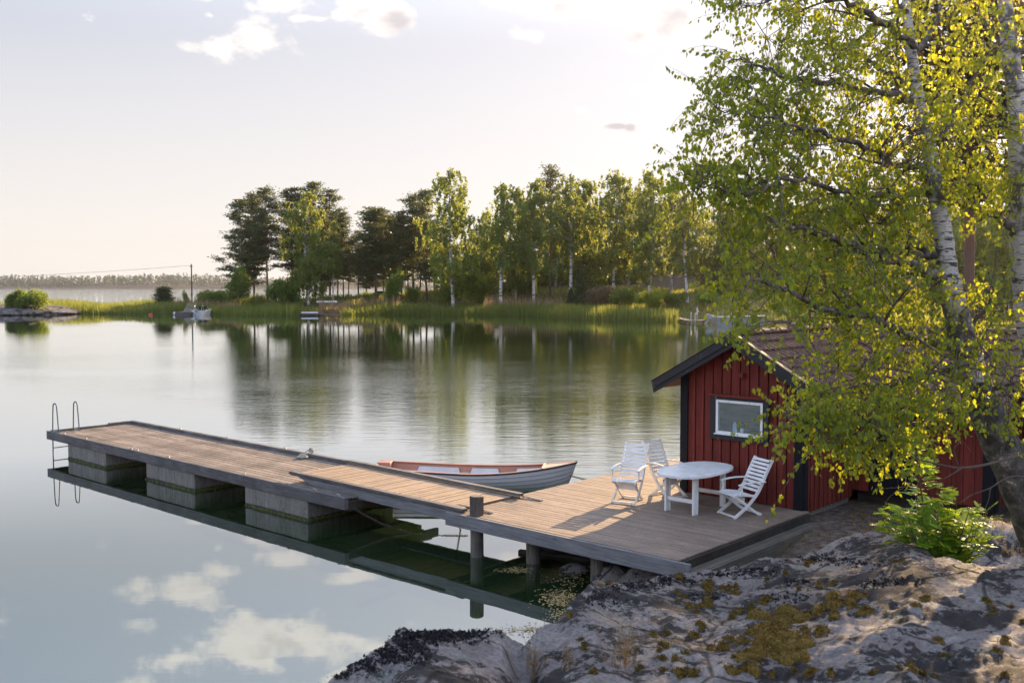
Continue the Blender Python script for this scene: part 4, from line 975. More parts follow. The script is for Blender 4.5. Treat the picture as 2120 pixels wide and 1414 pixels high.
# main wing, ridge at right angles
VM, UM0, UM1 = 20.62, -9.95, -5.35; EV = 2.32; 
def wing(u0, u1, lab):
    dl = math.hypot(EV, EV*SL); tiled((u0-.3, VM, ZR-.01), (1,0,0), u1-u0+.55, (0,-1,-SL), dl); tiled((u0-.3, VM, ZR-.01), (1,0,0), u1-u0+.55, (0,1,-SL), dl)
wing(UM0, UM1, '')
ridge((UM1+.22, VM, ZR+.04), (UM0-.3, VM, ZR+.04), 16)
m = MB(); m.box((UM0, V1, .80), (-7.58, V1+.1, 2.56), .5); u = U1+.02; k = 0
while u < -7.6: wd_ = .13 if k % 2 == 0 else .05; m.box((u, V1-(.012 if k%2==0 else .034), .80), (u+wd_-.004, V1, 2.52)); u += wd_; k += 1
m.build('front_wall', M['red'], BH, base=BB_)
m = MB(); m.box((-6.68, V1, .80), (UM1, V1+.1, 2.56), .5); u = -6.66; k = 0
while u < UM1-.2: wd_ = .15 if k % 2 == 0 else .05; m.box((u, V1-(.012 if k%2==0 else .034), .80), (u+wd_-.004, V1, 2.52)); u += wd_; k += 1
m.build('front_wall', M['red'], BH, base=BB_)
m = MB(); m.box((UM1-.06, V1+.1, .80), (UM1, 22.6, 2.56), .5); m.prism([(UM1-.05, V1+.1, 2.56), (UM1-.05, 22.6, 2.56), (UM1-.05, VM, ZR-.1)], (.05,0,0), .5)
v = V1+.12; k = 0
while v < 22.5: wd_ = .15 if k % 2 == 0 else .05; m.box((UM1, v, .80), (UM1+(.012 if k%2==0 else .034), v+wd_-.004, 2.60+max(0,(1.9-abs(v-VM)))*SL)); v += wd_; k += 1
m.build('end_wall', M['red'], BH, base=BB_)
m = MB(); m.box((UM0, 22.5, .80), (UM1-.07, 22.6, 2.56), .5); m.build('rear_wall', M['red'], BH, base=BB_)
m = MB(); m.box((UM0, V1+.1, .80), (UM0+.06, 22.49, 2.56), .5); m.prism([(UM0, V1+.1, 2.562), (UM0, 22.49, 2.562), (UM0, VM, ZR-.1)], (.05,0,0), .5); m.build('end_wall', M['red'], BH, base=BB_)
dr = MB(); u = -7.55
for k in range(6): dr.box((u+.145*k, V1-.03, .78), (u+.145*k+.139, V1+.02, 2.42))
dd_ = dr.build('door', M['black_plain'], BH, base=BB_)
m = MB(); m.box((-6.95, V1-.06, 1.5), (-6.90, V1-.031, 1.66)); m.build('handle', M['dark_metal'], dd_, base=BB_)
m = MB(); m.box((-7.60, V1-.04, 2.421), (-6.64, V1, 2.56)); m.build('door_frame', M['black_plain'], BH, base=BB_)
for (a, b) in (((UM1-.17, V1-.05, .72), (UM1+.02, V1-.004, 2.58)), ((UM1-.0, V1-.003, .72), (UM1+.05, V1+.16, 2.58))): m = MB(); m.box(a, b); m.build('corner_board', M['black_plain'], BH, base=BB_)
m = MB(); m.box((U1+.05, V1+.18, .42), (UM1-.05, 22.4, .80)); m.build('foundation', M['dark_wood'], BH, base=BB_)
m = MB(); m.bar((UM0-.3, V1-.34, ZR-.01-EV*SL-.06), (UM1+.25, V1-.34, ZR-.01-EV*SL-.06), .03, .14); m.build('eaves_board', M['black_plain'], BH, base=BB_)
# window
wn_ = empty('window', (0,0,0)); wn_.parent = BH; wn_.location = (-9.17+10.42, 0, 2.27-.5); wb = (-9.17, 16.5, 2.27)
m = MB(); y0, y1 = V0-.055, V0-.023
m.box((-9.78, y0, 1.85), (-9.665, y1, 2.68)); m.box((-8.685, y0, 1.85), (-8.575, y1, 2.68)); m.box((-9.664, y0, 2.60), (-8.686, y1, 2.68)); m.box((-9.664, y0, 1.85), (-8.686, y1, 1.955)); m.build('casing', M['black'], wn_, base=wb)
m = MB(); m.box((-9.83, V0-.10, 2.681), (-8.54, V0-.0, 2.70)); m.box((-9.83, V0-.10, 2.66), (-8.54, V0-.088, 2.68)); m.build('drip_board', M['red'], wn_, base=wb)
m = MB(); y0, y1 = V0-.05, V0+.017
a0, a1, z0, z1 = -9.662, -8.688, 1.957, 2.598
m.box((a0, y0, z0), (a0+.05, y1, z1)); m.box((a1-.05, y0, z0), (a1, y1, z1)); m.box((a0+.051, y0, z1-.05), (a1-.051, y1, z1)); m.box((a0+.051, y0, z0), (a1-.051, y1, z0+.05)); m.box((a0-.02, V0-.085, z0-.014), (a1+.02, V0-.051, z0+.006)); m.build('frame', M['white_paint'], wn_, base=wb, bevel=.005)
gm = bpy.data.materials.new('pane'); 
m = MB(); m.box((a0+.04, V0+.018, z0+.04), (a1-.04, V0+.026, z1-.04)); m.build('dark_room_board', M['black_plain'], wn_, base=wb)  # black board just behind the pane stands in for the unlit room
m = MB(); m.box((-9.16, V0-.012, z0+.052), (-9.10, V0+.016, z0+.13)); m.build('cup', M['interior_white'], wn_, base=wb)
m = MB(); m.prism([(-9.33, V0-.01, z0+.052), (-9.23, V0-.01, z0+.052), (-9.24, V0-.01, z0+.18), (-9.28, V0-.01, z0+.25), (-9.32, V0-.01, z0+.17)], (0,.02,0)); m.build('curtain', M['curtain_blue'], wn_, base=wb)
m = MB(); m.add([(a0+.05, V0-.02, z0+.05), (a1-.05, V0-.02, z0+.05), (a1-.05, V0-.02, z1-.05), (a0+.05, V0-.02, z1-.05)], [(0,1,2,3)]); 
bpy.data.materials.remove(gm); m.build('pane', M['glass_clear'] if 'glass_clear' in M else M['glass'], wn_, base=wb)
m = MB(); m.box((-9.155, V0-.04, 3.03), (-9.05, V0-.026, 3.15)); m.tube([(-9.10, V0-.041, 3.09), (-9.10, V0-.12, 3.09)], .03, 10); m.box((-9.14, V0-.13, 3.05), (-9.06, V0-.05, 3.12)); m.build('lamp_box', M['red'], BH, base=BB_)
# small shed beyond the right end
SH = dockthing('storage_shed', -4.9, 19.9, .7, 'small red board shed standing right behind the boathouse end', 'shed'); SB_ = (-4.9, 19.9, .7)
m = MB(); m.box((-4.95, 19.9, .7), (-1.6, 22.6, 2.75), .5); u = -4.93; k = 0
while u < -1.7: wd_ = .15 if k % 2 == 0 else .05; m.box((u, 19.9-(.012 if k%2==0 else .034), .75), (u+wd_-.004, 19.9, 2.73)); u += wd_; k += 1
m.build('wall', M['red'], SH, base=SB_)
m = MB(); m.prism([(-5.15, 19.6, 2.70), (-5.15, 22.9, 3.05), (-5.15, 22.9, 3.15), (-5.15, 19.6, 2.80)], (3.8,0,0), .5); m.build('roof', M['roof_dark_far'], SH, base=SB_)
# ================================================================ tree makers (far side of the bay)
def quads(C_, T_, N_, L_, W_):
    """leaf cards: centre, long axis, normal, half length, half width (arrays)"""
    C_ = np.asarray(C_); T_ = np.asarray(T_); N_ = np.asarray(N_)
    T_ = T_/np.maximum(np.linalg.norm(T_, axis=1, keepdims=True), 1e-6); B_ = np.cross(T_, N_); B_ /= np.maximum(np.linalg.norm(B_, axis=1, keepdims=True), 1e-6)
    L_ = np.broadcast_to(np.asarray(L_).reshape(-1, 1), (len(C_), 1)); W_ = np.broadcast_to(np.asarray(W_).reshape(-1, 1), (len(C_), 1))
    V_ = np.stack([C_-T_*L_, C_+B_*W_, C_+T_*L_, C_-B_*W_], 1).reshape(-1, 3)
    return V_, np.arange(len(C_)*4).reshape(-1, 4)
def rdir(n, g=rng): d = g.normal(size=(n, 3)); return d/np.linalg.norm(d, axis=1, keepdims=True)
def trunk_obj(name, pts, rad, m, parent, extra=(), n=7):
    t = MB(); t.tube(pts, rad, n)
    for p, r in extra: t.tube(p, r, 4)
    return t.build(name, m, parent, True)
def pine(h, seed, cb=.35, wd=3.6, lean=0.0, dens=1.0, sparse=0.0):
    g = np.random.default_rng(seed); root = empty('pine_tree', (0,0,0))
    bend = g.normal(0, .25, 2); tp = [(lean*h*t + bend[0]*math.sin(t*3), bend[1]*math.sin(t*2.6), h*t) for t in np.linspace(0, 1, 9)]
    tp[0] = (tp[0][0], tp[0][1], -1.0)
    tr = [max(.04, .21*(h/20)*(1-t)**.8+.03) for t in np.linspace(0, 1, 9)]
    P = lambda t: np.array([np.interp(t, np.linspace(0,1,9), [p[k] for p in tp]) for k in range(3)])
    ext, C_, T_, N_ = [], [], [], []
    z = cb
    while z < .985:
        rel = (z-cb)/(1-cb); prof = (math.sin(math.pi*min(1, rel*.62+.28))**.8)*(1-.45*rel); nbr = g.integers(2, 5)
        for _ in range(nbr):
            if g.random() < sparse: continue
            az = g.random()*2*math.pi; ln = wd*1.25*prof*g.uniform(.45, 1.12)*(1 if z < .93 else .5); up = g.uniform(-.05, .35) + .35*rel
            o = P(z); d = np.array([math.cos(az), math.sin(az), 0]); e = o + d*ln + np.array([0,0,ln*up])
            ext.append(([tuple(o), tuple((o+e)/2 + np.array([0,0,-.04*ln])), tuple(e)], [.05+.012*ln, .04, .02]))
            ncl = int(3 + ln*2.0)
            for q in range(ncl):
                f = g.uniform(.30, 1.04); c = o + (e-o)*f + np.array([g.normal(0,.38), g.normal(0,.38), g.normal(.10,.12)]); n = int(20*dens)
                r_ = g.normal(size=(n, 3))*np.array([.56, .56, .12]); C_.append(c+r_); t_ = r_*np.array([1,1,.6])+g.normal(size=(n,3))*.25+np.array([0,0,.12]); T_.append(t_); N_.append(rdir(n, g))
        z += g.uniform(.018, .034)
    for z in np.arange(.12, cb, .035):      # dead snags on the bare trunk
        az = g.random()*6.28; o = P(z); ln = g.uniform(.3, 1.3); ext.append(([tuple(o), (o[0]+ln*math.cos(az), o[1]+ln*math.sin(az), o[2]+g.uniform(-.3,.1))], [.03, .008]))
    trunk_obj('trunk', tp, tr, M['pine_bark'], root, ext)
    C_, T_, N_ = map(np.concatenate, (C_, T_, N_)); V_, F_ = quads(C_, T_, N_, g.uniform(.14,.30,len(C_)), g.uniform(.05,.11,len(C_)))
    fastmesh('crown', V_, F_, M['far_pine_needle'], root, g.random(len(F_))); return root
def birch_far(h, seed, cb=.22, wd=3.4, mat='far_birch_leaf', dens=1.0, lean=.0, trunkmat='far_birch_bark', name='birch_tree'):
    g = np.random.default_rng(seed); root = empty(name, (0,0,0)); bend = g.normal(0, .35, 2)
    tp = [(lean*h*t + bend[0]*math.sin(t*3.2), bend[1]*math.sin(t*2.2), h*t) for t in np.linspace(0, 1, 9)]; tp[0] = (tp[0][0], tp[0][1], -1.0)
    tr = [max(.03, .19*(h/20)*(1-t)**.9+.02) for t in np.linspace(0, 1, 9)]
    P = lambda t: np.array([np.interp(t, np.linspace(0,1,9), [p[k] for p in tp]) for k in range(3)])
    ext, C_, T_, N_ = [], [], [], []; z = cb
    while z < .99:
        rel = (z-cb)/(1-cb); prof = math.sin(math.pi*(rel*.72+.22))**.7*(1-.25*rel)
        az = g.random()*2*math.pi; ln = wd*1.35*prof*g.uniform(.35, 1.15); rise = g.uniform(.5, 1.1)
        o = P(max(z-.02, .05)); d = np.array([math.cos(az), math.sin(az), 0]); pts = [o + d*ln*f + np.array([0,0,ln*rise*(f-.42*f*f)]) for f in np.linspace(0, 1, 5)]
        ext.append(([tuple(p) for p in pts], [.05+.01*ln, .04, .03, .02, .01]))
        for q in range(int((4+ln*2.3)*1.0)):
            f = g.uniform(.22, 1.05); k = min(3, int(f*4)); c = pts[k] + (pts[k+1]-pts[k])*(f*4-k) + g.normal(size=3)*np.array([.35,.35,.2])
            L_ = g.uniform(.4, 2.3)*(1.15-rel*.6); n = max(5, int(L_*19*dens)); s = np.sort(g.random(n)); sway = g.normal(0, .12, 2)
            st = c + np.stack([s*L_*sway[0]+g.normal(0,.09,n), s*L_*sway[1]+g.normal(0,.09,n), -s*L_+g.normal(0,.05,n)], 1)
            C_.append(st); T_.append(np.stack([g.normal(0,.5,n), g.normal(0,.5,n), -np.ones(n)], 1)); N_.append(rdir(n, g))
        z += g.uniform(.007, .015)
    trunk_obj('trunk', tp, tr, M[trunkmat], root, ext)
    C_, T_, N_ = map(np.concatenate, (C_, T_, N_)); V_, F_ = quads(C_, T_, N_, g.uniform(.10,.21,len(C_)), g.uniform(.07,.14,len(C_)))
    fastmesh('crown', V_, F_, M[mat], root, np.clip(g.normal(.5,.28,len(F_)),0,1)); return root
def spruce_far(h, seed, wd=.24, name='spruce_tree'):
    g = np.random.default_rng(seed); root = empty(name, (0,0,0)); ext, C_, T_, N_ = [], [], [], []
    trunk_obj('trunk', [(0,0,-.6),(0,0,h*.5),(0,0,h)], [.03*h**.8,.02*h**.8,.01], M['pine_bark'], root)
    for z in np.linspace(.04, .98, int(26+h*2)):
        for _ in range(6):
            az = g.random()*6.28; ln = wd*h*(1-z)**.8*g.uniform(.6,1.1)+.05; o = np.array([0,0,z*h]); d = np.array([math.cos(az), math.sin(az), -.25]); n = int(14+ln*22); f = g.random(n)**.7
            c = o + d*(f*ln)[:,None] + g.normal(size=(n,3))*np.array([.05,.05,.04])*h*.3; C_.append(c); T_.append(d + g.normal(size=(n,3))*.5); N_.append(rdir(n, g))
    C_, T_, N_ = map(np.concatenate, (C_, T_, N_)); V_, F_ = quads(C_, T_, N_, .022*h+.02, .010*h+.01)
    fastmesh('crown', V_, F_, M['far_spruce_needle'], root, g.random(len(F_))); return root
def bush(w, h, seed, mat='far_bush_leaf', nb=9, leaf=.09, name='bush', n=5200):
    g = np.random.default_rng(seed); root = empty(name, (0,0,0)); C_, T_, N_ = [], [], []; st = []
    for k in range(nb):
        a = g.random()*6.28; r_ = g.random()**.5*w*.36; c = np.array([r_*math.cos(a), r_*math.sin(a)*.8, h*g.uniform(.25,.72)]); s = np.array([w*.22, w*.2, h*.25])*g.uniform(.7,1.2)
        m_ = n//nb; d = rdir(m_, g); p = c + d*s*(g.random((m_,1))**.33)*(1+.25*g.normal(size=(m_,1))*.6); p[:,2] = np.maximum(p[:,2], .02); C_.append(p); T_.append(d*.6+g.normal(size=(m_,3))*.6+np.array([0,0,.3])); N_.append(rdir(m_, g))
        st.append(([(r_*.15*math.cos(a), r_*.15*math.sin(a), -.4), tuple(c*np.array([.6,.6,.6])), tuple(c+np.array([0,0,s[2]*.9]))], [.03*h**.5, .02, .006]))
    trunk_obj('stems', [(0,0,-.4),(0,0,h*.4)], [.03,.015], M['twig'], root, st)
    C_, T_, N_ = map(np.concatenate, (C_, T_, N_)); V_, F_ = quads(C_, T_, N_, g.uniform(leaf*.7, leaf*1.3, len(C_)), g.uniform(leaf*.4,leaf*.75,len(C_)))
    fastmesh('leaves', V_, F_, M[mat], root, g.random(len(F_))); return root
PROTO = {}
def proto(key, fn):
    if key not in PROTO: PROTO[key] = [fn(), False]
    e = PROTO[key]
    if not e[1]: e[1] = True; return e[0]
    return copy_tree(e[0])
def X_at(px, d): return at(px, 700, d).x
def place(key, fn, px, ytop, d, hproto, label, cat, group=None, wsc=1.0, gz_=None):
    x = X_at(px, d); z0 = ghs(x, d) if gz_ is None else gz_; zt = at(px, ytop, d).z; s = max(.05, (zt - z0))/hproto
    z0 = max(z0, .1); o = proto(key, fn); o.location = (x, d, z0-.1); o.scale = (s*wsc, s*wsc, s); o.rotation_euler = (0, 0, random.random()*6.28); tag(o, label, cat, group); return o
PN = {'p1': (lambda: pine(20, 11, .26, 4.1), 20), 'p2': (lambda: pine(20, 12, .38, 3.6), 20), 'p3': (lambda: pine(20, 13, .18, 4.6, dens=1.1), 20), 'p4': (lambda: pine(22, 14, .62, 2.4, sparse=.3), 22), 'p5': (lambda: pine(14, 15, .28, 3.4), 14)}
BN = {'b1': (lambda: birch_far(22, 21, .20, 3.2), 22), 'b2': (lambda: birch_far(22, 22, .30, 3.0), 22), 'b3': (lambda: birch_far(22, 23, .36, 2.6), 22), 'b4': (lambda: birch_far(20, 24, .14, 3.4), 20), 'b5': (lambda: birch_far(21, 25, .25, 4.0, lean=.05), 21), 'b6': (lambda: birch_far(19, 26, .10, 3.9, dens=1.1), 19), 'b7': (lambda: birch_far(23, 27, .42, 2.3, dens=.7, lean=.03), 23)}
def pt_(k, px, yt, d, lb, ws=1.0, grp='pines on the far shore'): return place(k, PN[k][0], px, yt, d, PN[k][1], lb, 'pine tree', grp, ws)
def bt_(k, px, yt, d, lb, ws=1.0, grp='birches on the far shore'): return place(k, BN[k][0], px, yt, d, BN[k][1], lb, 'birch tree', grp, ws*1.28)
pt_('p3', 500, 412, 186, 'leftmost dark pine of the far shore with branches almost to the ground', .85)
pt_('p1', 527, 400, 190, 'dark pine second from the left in the far grove', .8)
pt_('p2', 556, 386, 185, 'tall pine with a bare reddish trunk third from the left', .8)
pt_('p1', 606, 388, 192, 'dark pine just left of the big yellow green birch', .9)
pt_('p3', 655, 376, 196, 'tallest dark pine rising behind the big yellow green birch', .75)
pt_('p2', 684, 390, 200, 'dark pine on the right shoulder of the yellow green birch', .8)
pt_('p1', 712, 438, 190, 'flat topped pine right of the yellow green birch', .8)
pt_('p2', 742, 476, 200, 'low broad pine left of the lone pointed pine top')
pt_('p5', 778, 430, 188, 'pine with a pointed top standing alone against the sky')
pt_('p5', 806, 446, 196, 'small pine leaning beside the pointed pine top')
pt_('p1', 832, 436, 186, 'pine at the left foot of the rising row of pines', .8)
pt_('p2', 857, 402, 190, 'middle pine of the rising row left of the tall birch')
pt_('p3', 886, 392, 187, 'pine tucked against the left side of the tall birch', .8)
pt_('p5', 985, 490, 200, 'low dark pine in the gap right of the tall birch')
pt_('p4', 1138, 342, 178, 'tallest slender pine with an orange trunk and a small top', .9)
for (k, px, yt, d) in (('p2',620,470,212),('p1',668,455,214),('p2',722,500,214),('p1',760,505,210),('p2',795,500,213),('p3',818,480,212),('p2',846,470,214),('p1',870,450,212),('p2',900,470,210),('p1',925,480,216),('p2',700,480,216),('p3',1010,470,214),('p1',780,492,216)):
    pt_(k, px, yt, d, 'dark pine in the deep row behind the front pines of the grove', 1.0, 'pines deep in the grove')
bt_('b4', 640, 392, 178, 'big yellow green birch hanging over the small landing', .95)
bt_('b3', 690, 452, 183, 'thin birch with a white trunk right of the yellow green birch', .7)
bt_('b1', 940, 346, 172, 'tallest birch of the far shore with a white trunk in the water meadow', 1.0)
bt_('b3', 1036, 374, 168, 'birch with a long bare leaning white trunk', 1.05)
bt_('b6', 1066, 386, 184, 'dull birch between the leaning white trunk and the straight one', .9)
bt_('b2', 1105, 366, 170, 'drooping birch with a bright straight white trunk', 1.0)
bt_('b7', 1180, 354, 172, 'tall loose birch right of the orange trunked pine', 1.1)
bt_('b6', 1222, 370, 180, 'broad olive birch left of the spruce')
bt_('b5', 1268, 352, 174, 'tall pale birch with a lit top behind the brown shrub')
bt_('b1', 1342, 352, 168, 'dense broad birch with the highest crown on the right', 1.15)
bt_('b3', 1388, 366, 176, 'narrow birch peeking over the right shoulder of the dense birch')
bt_('b2', 1424, 394, 156, 'birch with a thin white trunk near the moored motor boat', 1.1)
bt_('b6', 1478, 400, 172, 'birch behind the nearest leaves at the left edge of the big tree', 1.1)
bt_('b4', 1530, 410, 176, 'hazy birch just beyond the moored motor boat', 1.1)
bt_('b5', 1300, 390, 196, 'birch filling the gap behind the brown shrub')
bt_('b4', 1005, 434, 190, 'dark broad birch left of the leaning white trunk', .8)
bt_('b2', 1150, 400, 196, 'birch half hidden behind the orange trunked pine')
for (k, px, yt, d) in (('b1',1085,430,214),('b6',1200,420,216),('b5',1250,415,218),('b2',1320,400,214),('b7',1372,405,214),('b5',1440,410,206),('b1',1500,420,206),('b4',1570,400,190),('b1',1620,405,185),('b6',1680,400,180),('b5',1740,410,172),('b4',1800,405,170),('b2',1860,410,164),('b1',1910,405,160)):
    bt_(k, px, yt, d, 'hazy birch in the deep row of the wood behind the front birches', 1.2, 'birches deep in the wood')
for (k, px, yt, d) in (('p1',1040,470,220),('p2',1120,450,222),('p1',1165,440,220),('p2',1215,450,222),('p3',1290,430,220),('p1',1400,440,218),('p2',1460,440,214),('p3',1345,440,224)):
    pt_(k, px, yt, d, 'dark pine on the shaded slope behind the birches', 1.0, 'pines on the shaded slope')
rr_ = random.Random(4)
for i in range(26):
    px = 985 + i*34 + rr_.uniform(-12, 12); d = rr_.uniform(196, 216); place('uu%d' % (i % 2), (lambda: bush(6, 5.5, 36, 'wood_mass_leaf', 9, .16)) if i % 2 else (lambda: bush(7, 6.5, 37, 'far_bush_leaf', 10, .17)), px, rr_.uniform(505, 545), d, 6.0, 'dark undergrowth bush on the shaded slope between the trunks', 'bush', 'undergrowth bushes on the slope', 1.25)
# leaning willows and field trees on the right, in front of the low sun
for i, (px, yt, d, ln, lb) in enumerate(((1985, 430, 92, .05, 'hazy willow with an upright trunk between the two birch trunks'), (2040, 420, 88, .42, 'willow leaning right, its trunk nearest the red cottage'), (2085, 440, 96, .36, 'willow leaning right beside the thick birch trunk'), (1930, 440, 98, .1, 'hazy willow behind the main birch trunk'), (2160, 400, 100, .1, 'hazy willow behind the trunk at the picture edge'))):
    x = X_at(px, d); z0 = ghs(x, d); zt = at(px, yt, d).z
    o = birch_far(zt-z0, 60+i, .30, 3.6, 'far_birch_leaf', .9, ln*.55, 'twig', 'willow_tree'); o.location = (x-ln*2.0, d, z0); tag(o, lb, 'willow tree', 'willows on the field edge')
# bushes
def bs_(key, w, h, seed, mat, px, yt, d, lb, cat='bush', nb=9, leaf=.10, grp=None, ws=1.0, n=5200): return place(key, lambda: bush(w, h, seed, mat, nb, leaf, 'bush', n), px, yt, d, h, lb, cat, grp, ws)
bs_('u1', 4.2, 6.5, 31, 'far_bush_leaf', 492, 543, 176, 'tall yellow green bush at the left end of the far grove', leaf=.14)
bs_('u2', 5.5, 4.5, 32, 'far_bush_leaf', 582, 570, 176, 'round green bush under the third pine', leaf=.13)
bs_('u2', 5.5, 4.5, 32, 'far_bush_leaf', 455, 596, 182, 'dark low bush just right of the pole', ws=1.6, leaf=.13)
bs_('u2', 5.5, 4.5, 32, 'far_bush_leaf', 430, 600, 186, 'low dark bush touching the right side of the pole', ws=1.2, leaf=.13)
bs_('u1', 4.2, 6.5, 31, 'far_bush_leaf', 610, 590, 176, 'lit leafy bush at the left of the small landing', ws=1.3, leaf=.14)
bs_('u1', 4.2, 6.5, 31, 'far_bush_leaf', 817, 553, 178, 'upright light green bush beside the parked cars', leaf=.14)
bs_('u3', 5.6, 5.2, 33, 'bright_bush_leaf', 998, 553, 174, 'bright sunlit yellow green bush on the meadow', leaf=.14)
bs_('u1', 4.2, 6.5, 31, 'far_bush_leaf', 930, 560, 179, 'dark green bush behind the tallest birch trunk', ws=1.4, leaf=.14)
bs_('u1', 4.2, 6.5, 31, 'far_bush_leaf', 1100, 562, 182, 'small upright bush beside the bright straight birch trunk', ws=.6, leaf=.14)
bs_('u4', 5.0, 3.6, 34, 'brown_bush_leaf', 1243, 588, 166, 'brownish shrub right of the small spruce', leaf=.12)
bs_('u4', 5.0, 3.6, 34, 'brown_bush_leaf', 1215, 596, 168, 'thin brownish shrub behind the small spruce', leaf=.12, ws=.8)
bs_('u3', 5.6, 5.2, 33, 'bright_bush_leaf', 1345, 594, 152, 'wide yellow lit bush on the right meadow', ws=1.6, leaf=.14)
bs_('u2', 5.5, 4.5, 32, 'far_bush_leaf', 1395, 600, 152, 'green bush at the right end of the yellow lit bush', ws=1.3, leaf=.13)
bs_('u2', 5.5, 4.5, 32, 'far_bush_leaf', 1290, 590, 158, 'dull green bush left of the yellow lit bush', ws=1.3, leaf=.13)
bs_('u2', 5.5, 4.5, 32, 'far_bush_leaf', 1462, 596, 146, 'dark round bush above the moored motor boat', leaf=.13)
bs_('u2', 5.5, 4.5, 32, 'far_bush_leaf', 768, 600, 182, 'low green bush in front of the parked cars', leaf=.13)
bs_('u2', 5.5, 4.5, 32, 'far_bush_leaf', 856, 588, 184, 'small dark bush at the foot of the rising pines', ws=.7, leaf=.13)
bs_('u1', 4.2, 6.5, 31, 'far_bush_leaf', 38, 604, 163.5, 'left bush of the two on the bare rock islet', ws=1.3, leaf=.14)
bs_('u2', 5.5, 4.5, 32, 'far_bush_leaf', 66, 608, 163, 'right bush of the two on the bare rock islet', ws=1.2, leaf=.13)
bs_('u1', 4.2, 6.5, 31, 'far_bush_leaf', 386, 598, 182, 'slim bush standing close left of the pole', ws=.6, leaf=.14)
place('pp', lambda: pine(6, 44, .1, 1.9, dens=.8), 340, 594, 180, 6, 'small crooked pine among the reeds left of the pole', 'pine tree', None, 1.0)
for i, (px, yt, d, s, lb) in enumerate(((1200, 556, 166, 1.0, 'small dark spruce on the meadow edge'), (1182, 596, 160, 1.2, 'tiny spruce to the left of the small dark spruce'), (1480, 560, 160, 1.2, 'dark spruce above the windscreen of the motor boat'))):
    place('s1', lambda: spruce_far(6, 41), px, yt, d, 6, lb, 'spruce tree', None, s)
# far wood across the open water
g = np.random.default_rng(5); Cf, Tf, Nf, Lf, Wf = [], [], [], [], []
for k in range(2600):
    x = g.uniform(-1500, 900); y = g.uniform(1930, 2140); dpt = (y-1930)/210; h = g.uniform(11, 19); z0 = .5 + 9*dpt + 3*math.sin(x*.006) + 2*math.sin(x*.017+1)
    n = 26; t = g.random(n); c = np.stack([x+g.normal(0,3.4,n)*(1.1-t*.8), y+g.normal(0,3.0,n)*(1.1-t*.8), z0+h*t], 1); Cf.append(c); Tf.append(g.normal(size=(n,3))+np.array([0,0,1.2])); Nf.append(rdir(n, g)); Lf.append(np.full(n, 1.5)); Wf.append(np.full(n, 1.1))
V_, F_ = quads(np.concatenate(Cf), np.concatenate(Tf), np.concatenate(Nf), np.concatenate(Lf), np.concatenate(Wf)); rn = np.repeat(np.clip(g.random(2600)**2, 0, 1), 26)
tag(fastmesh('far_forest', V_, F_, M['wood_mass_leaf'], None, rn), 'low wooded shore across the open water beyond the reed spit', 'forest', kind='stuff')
ff = MB(); n = 120; xs = np.linspace(-1700, 1100, n)
for i in range(n-1):
    z = lambda x: 10 + 3*math.sin(x*.006) + 2*math.sin(x*.017+1)+1.5*math.sin(x*.05)
    ff.add([(xs[i],1920,-.5),(xs[i+1],1920,-.5),(xs[i+1],1930,1.6+math.sin(xs[i+1]*.03)),(xs[i],1930,1.6+math.sin(xs[i]*.03)),(xs[i+1],2160,z(xs[i+1])),(xs[i],2160,z(xs[i])),(xs[i+1],2400,-.5),(xs[i],2400,-.5)], [(0,1,2,3),(3,2,4,5),(5,4,6,7)])
tag(ff.build('hills', M['soil'], None, True), kind='structure')
# ---------------------------------------------------------------- reeds and meadow grass
def blades(name, pts, hmin, hmax, wmin, wmax, mat, label, seed, bend=.25, cat='reeds'):
    g = np.random.default_rng(seed); n = len(pts); P = np.asarray(pts, float); h = g.uniform(hmin, hmax, n)*(1+.18*np.sin(P[:,0]*.35+P[:,1]*.2)); w = g.uniform(wmin, wmax, n)
    a = g.random(n)*math.pi; d = np.stack([np.cos(a), np.sin(a), np.zeros(n)], 1); b = g.normal(size=(n,2))*bend*h[:,None]*.35
    m1 = P + np.stack([b[:,0]*.3, b[:,1]*.3, h*.55], 1); tp = P + np.stack([b[:,0], b[:,1], h], 1)
    V_ = np.stack([P-d*w[:,None]*.5, P+d*w[:,None]*.5, m1+d*w[:,None]*.45, tp, m1-d*w[:,None]*.45], 1).reshape(-1, 3)
    F_ = np.arange(n*5).reshape(-1, 5); return tag(fastmesh(name, V_, F_, M[mat], None, np.clip(g.normal(.5,.28,n),0,1)), label, cat, kind='stuff')
def scatter(x0, x1, y0, y1, n, cond, seed):
    g = np.random.default_rng(seed); X = g.uniform(x0, x1, n); Y = g.uniform(y0, y1, n); s = sdist(X, Y); k = cond(X, Y, s); X, Y = X[k], Y[k]; return np.stack([X, Y, gh(X, Y)-.05], 1)
P1 = scatter(-125, 30, 120, 210, 260000, lambda x, y, s: (s > -2.0) & (s < 6.5) & (y < 186+.0*x) & ~((x > -34.5) & (x < -27.5) & (s < 7)) & ~((x < -79) & (x > -96)) & ~((x > 22.0)) & (np.sin(x*.5+y*.31)*.8+s < 6), 1)
P1[:,2] = np.maximum(P1[:,2], -.25)
P1b = scatter(-110, -46, 160, 212, 60000, lambda x, y, s: (s > 3) & ~((x < -79) & (x > -96) & (y < 174)), 6); P1 = np.concatenate([P1[:52000], P1b[:22000]])
blades('reeds', P1, 1.0, 2.0, .05, .11, 'reed_leaf', 'green reed belt along the far shore of the bay', 2)
P2 = scatter(-60, 22, 130, 185, 60000, lambda x, y, s: (s > 3.5) & (s < 6) & (np.sin(x*.23+1.2) > .1), 3)[:1500]
blades('reed_plumes', P2, 1.9, 3.0, .05, .10, 'reed_plume', 'brown old reed stems standing above the green reeds', 4, .15)
P3 = scatter(-60, 90, 60, 215, 200000, lambda x, y, s: (s > 5) & (s < 36) & (gh(x, y) < 7), 5)[:60000]
